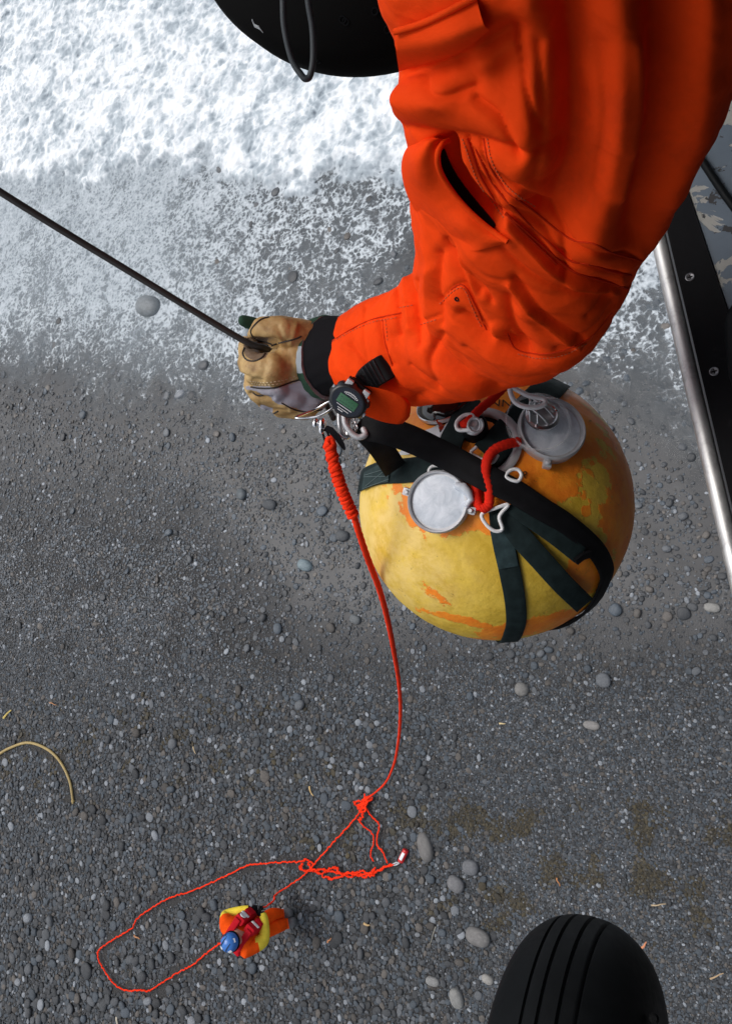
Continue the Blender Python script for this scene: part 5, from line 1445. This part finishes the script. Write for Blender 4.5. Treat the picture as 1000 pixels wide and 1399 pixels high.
# ------------------------------------------------------------------ rescuer on the beach
rs_t = thing('person', atz(385, 1262), 'rescuer in an orange dry suit, red vest and blue helmet hauling the rope', 'person')
def Q(px, py, z): return atz(px, py, z)
jn = {  # joint: (point, radius)
    'pelvis': (Q(352, 1268, .58), .165), 'belly': (Q(343, 1270, .80), .165), 'chest': (Q(333, 1274, 1.02), .172), 'neck': (Q(323, 1280, 1.20), .085), 'head': (Q(316, 1287, 1.36), .105),
    'shl': (Q(310, 1264, 1.10), .120), 'ell': (Q(308, 1251, .92), .090), 'wrl': (Q(336, 1243, .86), .06), 'hal': (Q(345, 1243, .82), .05),
    'shr': (Q(340, 1297, 1.08), .130), 'elr': (Q(362, 1285, .90), .095), 'wrr': (Q(361, 1254, .84), .062), 'har': (Q(357, 1246, .80), .052),
    'hipl': (Q(357, 1260, .56), .125), 'knl': (Q(371, 1249, .50), .095), 'anl': (Q(386, 1250, .12), .075), 'tol': (Q(400, 1246, .10), .07),
    'hipr': (Q(358, 1274, .56), .130), 'knr': (Q(377, 1267, .46), .100), 'anr': (Q(391, 1262, .12), .080), 'tor': (Q(405, 1259, .10), .07)}
names = list(jn); ix = {k: i for i, k in enumerate(names)}
ed = [('pelvis', 'belly'), ('belly', 'chest'), ('chest', 'neck'), ('neck', 'head'), ('chest', 'shl'), ('shl', 'ell'), ('ell', 'wrl'), ('wrl', 'hal'), ('chest', 'shr'), ('shr', 'elr'), ('elr', 'wrr'), ('wrr', 'har'), ('pelvis', 'hipl'), ('hipl', 'knl'), ('knl', 'anl'), ('anl', 'tol'), ('pelvis', 'hipr'), ('hipr', 'knr'), ('knr', 'anr'), ('anr', 'tor')]
me = bpy.data.meshes.new('body_source'); me.from_pydata([tuple(jn[k][0]) for k in names], [(ix[a], ix[b]) for a, b in ed], [])
bo = bpy.data.objects.new('body_source', me); COL.objects.link(bo)
sk = bo.modifiers.new('skin', 'SKIN'); sk.use_smooth_shade = True
for k in names:
    me.skin_vertices[0].data[ix[k]].radius = (jn[k][1],) * 2
    me.skin_vertices[0].data[ix[k]].use_root = (k == 'pelvis')
bo.modifiers.new('sub', 'SUBSURF').levels = 2
dg = bpy.context.evaluated_depsgraph_get(); em = bpy.data.meshes.new_from_object(bo.evaluated_get(dg))
V = [vv.co.copy() for vv in em.vertices]; Fs = [tuple(p.vertices) for p in em.polygons]
bpy.data.objects.remove(bo)
mi = []
segs = [(jn[a][0], jn[b][0], b, a) for a, b in ed]
for f in Fs:
    c = sum((V[k] for k in f), Vector()) / len(f); best, m_ = 1e9, 0
    for a, b, nm, na in segs:
        ab = b - a; t = max(0, min(1, (c - a).dot(ab) / ab.length_squared)); d_ = (c - a - ab * t).length / max(.05, jn[nm][1])
        if d_ < best:
            best = d_
            m_ = {'ell': 1 if t > .55 else 0, 'elr': 1 if t > .45 else 0, 'wrl': 1, 'wrr': 1, 'hal': 2, 'har': 2, 'head': 3, 'neck': 2 if t > .6 else 0, 'tol': 4, 'tor': 4}.get(nm, 0)
            if nm in ('wrl', 'wrr') and t < .30: m_ = 5
    mi.append(m_)
M_skin_p = simple('skin', (.42, .20, .14), .55)
M_yel = cloth('yellow_sleeve', (.80, .62, .06))
M_pale = cloth('pale_sleeve', (.80, .70, .36))
body2 = mk('body', (V, Fs, mi), [cloth('orange_dry_suit', (.86, .085, .006)), M_yel, M_black_cloth, M_skin_p, simple('grey_boot', (.10, .105, .11), .6), M_pale], rs_t)
body2.data.set_sharp_from_angle(angle=math.radians(180))
hd = jn['head'][0]; chest = jn['chest'][0]; bel = jn['belly'][0]
spine = (jn['neck'][0] - bel).normalized()
acr = (jn['shl'][0] - jn['shr'][0]); acr = (acr - spine * acr.dot(spine)).normalized()
fwd = acr.cross(spine).normalized()
if fwd.dot(jn['har'][0] - chest) < 0: fwd = -fwd
upv = (spine + Vector((0, 0, .8))).normalized()
hel_c = hd + upv * .02
helm = mk('helmet', [lathe([(.112, -.03), (.118, .0), (.116, .035), (.104, .068), (.080, .096), (.045, .112), (.001, .117)], hel_c, upv, 32, cap1=False)], simple('blue_helmet_shell', (.035, .16, .50), .3, var=.15), rs_t)
for a in (.5, 2.1, 3.6, 5.1):
    dvec = (acr * math.cos(a) + fwd * math.sin(a))
    mk('reflective_mark', box(hel_c + dvec * .094 + upv * .070, dvec.cross(upv).normalized() * .026, (upv + dvec * -.9).normalized() * .018, dvec * .012, .004), M_white if a > 2 else simple('dark_vent', (.01, .03, .09), .5), helm)
mk('helmet_rim', tube([hel_c + (acr * math.cos(a) + fwd * math.sin(a)) * .117 - upv * .028 for a in np.linspace(0, 6.283, 33)[:-1]], .012, 8, closed=True), M_dome, helm)
for s_ in (-.045, .045):
    mk('helmet_vent', tube([hel_c + acr * s_ + fwd * a + upv * (math.sqrt(max(.0001, .0145 - a * a - s_ * s_)) - .004) for a in np.linspace(-.07, .07, 9)], .011, 6), simple('dark_vent', (.01, .03, .09), .5), helm)
# face: nose, brow and mouth on the head
fcx = hd + fwd * .095
mk('nose', lathe([(.020, -.012), (.016, .006), (.006, .022)], fcx - upv * .020, (fwd - upv * .3).normalized(), 12), M_skin_p, body2)
for s_ in (-1, 1):
    mk('eye', lathe([(.013, -.006), (.011, .004), (.003, .008)], fcx + acr * .034 * s_ + upv * .005 - fwd * .006, fwd, 12), simple('eye_white', (.6, .6, .58), .3), body2)
    mk('ear', lathe([(.026, -.008), (.022, .006), (.008, .012)], hd + acr * .104 * s_ - upv * .015, acr * s_, 12), M_skin_p, body2)
mk('mouth', box(fcx - upv * .058 - fwd * .004, acr * .024, upv * .005, fwd * .006, .002), simple('lips', (.30, .09, .08), .5), body2)
M_vest = cloth('red_vest_cloth', (.50, .012, .022))
vest = mk('vest', [box(chest + fwd * .155 + acr * .095 - spine * .02, acr * .075, spine * .19, fwd * .055, .03), box(chest + fwd * .155 - acr * .095 - spine * .02, acr * .075, spine * .19, fwd * .055, .03),
                   box(chest - fwd * .16, acr * .17, spine * .18, fwd * .045, .03), box(chest + acr * .11 + spine * .17, acr * .045, fwd * .17, spine * .03, .015), box(chest - acr * .11 + spine * .17, acr * .045, fwd * .17, spine * .03, .015)], M_vest, rs_t)
for s_ in (-1, 1):
    mk('vest_pouch', box(chest + fwd * .215 + acr * .098 * s_ - spine * .07, acr * .060, spine * .075, fwd * .030, .015), M_vest, vest)
    mk('reflective_strip', box(chest + fwd * .218 + acr * .098 * s_ + spine * .055, acr * .062, spine * .022, fwd * .006, .003), M_white, vest)
mk('chest_badge', lathe([(.048, 0), (.048, .008), (.030, .009)], chest + fwd * .214 + acr * .098 + spine * .115, fwd, 20), [M_white], vest)
mk('waist_belt', tube([bel - spine * .10 + (acr * math.cos(a) * .185 + fwd * math.sin(a) * .18) for a in np.linspace(0, 6.283, 33)[:-1]], .022, 8, closed=True), M_black_cloth, rs_t)
for hn, wr_, s_ in (('hal', 'wrl', 1), ('har', 'wrr', -1)):
    hp = jn[hn][0]; dr = (hp - jn[wr_][0]).normalized(); sdv = dr.cross(Vector((0, 0, 1))).normalized(); fs = []
    for k in range(4):
        b0 = hp + sdv * (-.03 + .02 * k) + Vector((0, 0, .02)); fs.append(tube([b0, b0 + dr * .045 + Vector((0, 0, .005)), b0 + dr * (.062 + .004 * (k in (1, 2))) - Vector((0, 0, .025)), b0 + dr * .04 - Vector((0, 0, .045))], [.012, .0115, .011, .009], 8))
    b0 = hp - sdv * .04 * s_; fs.append(tube([b0, b0 + dr * .03 - Vector((0, 0, .015)), b0 + dr * .05 - Vector((0, 0, .03))], [.014, .012, .009], 8))
    mk('gloved_fingers', fs, M_black_cloth, rs_t)
print('objects', len(bpy.data.objects))
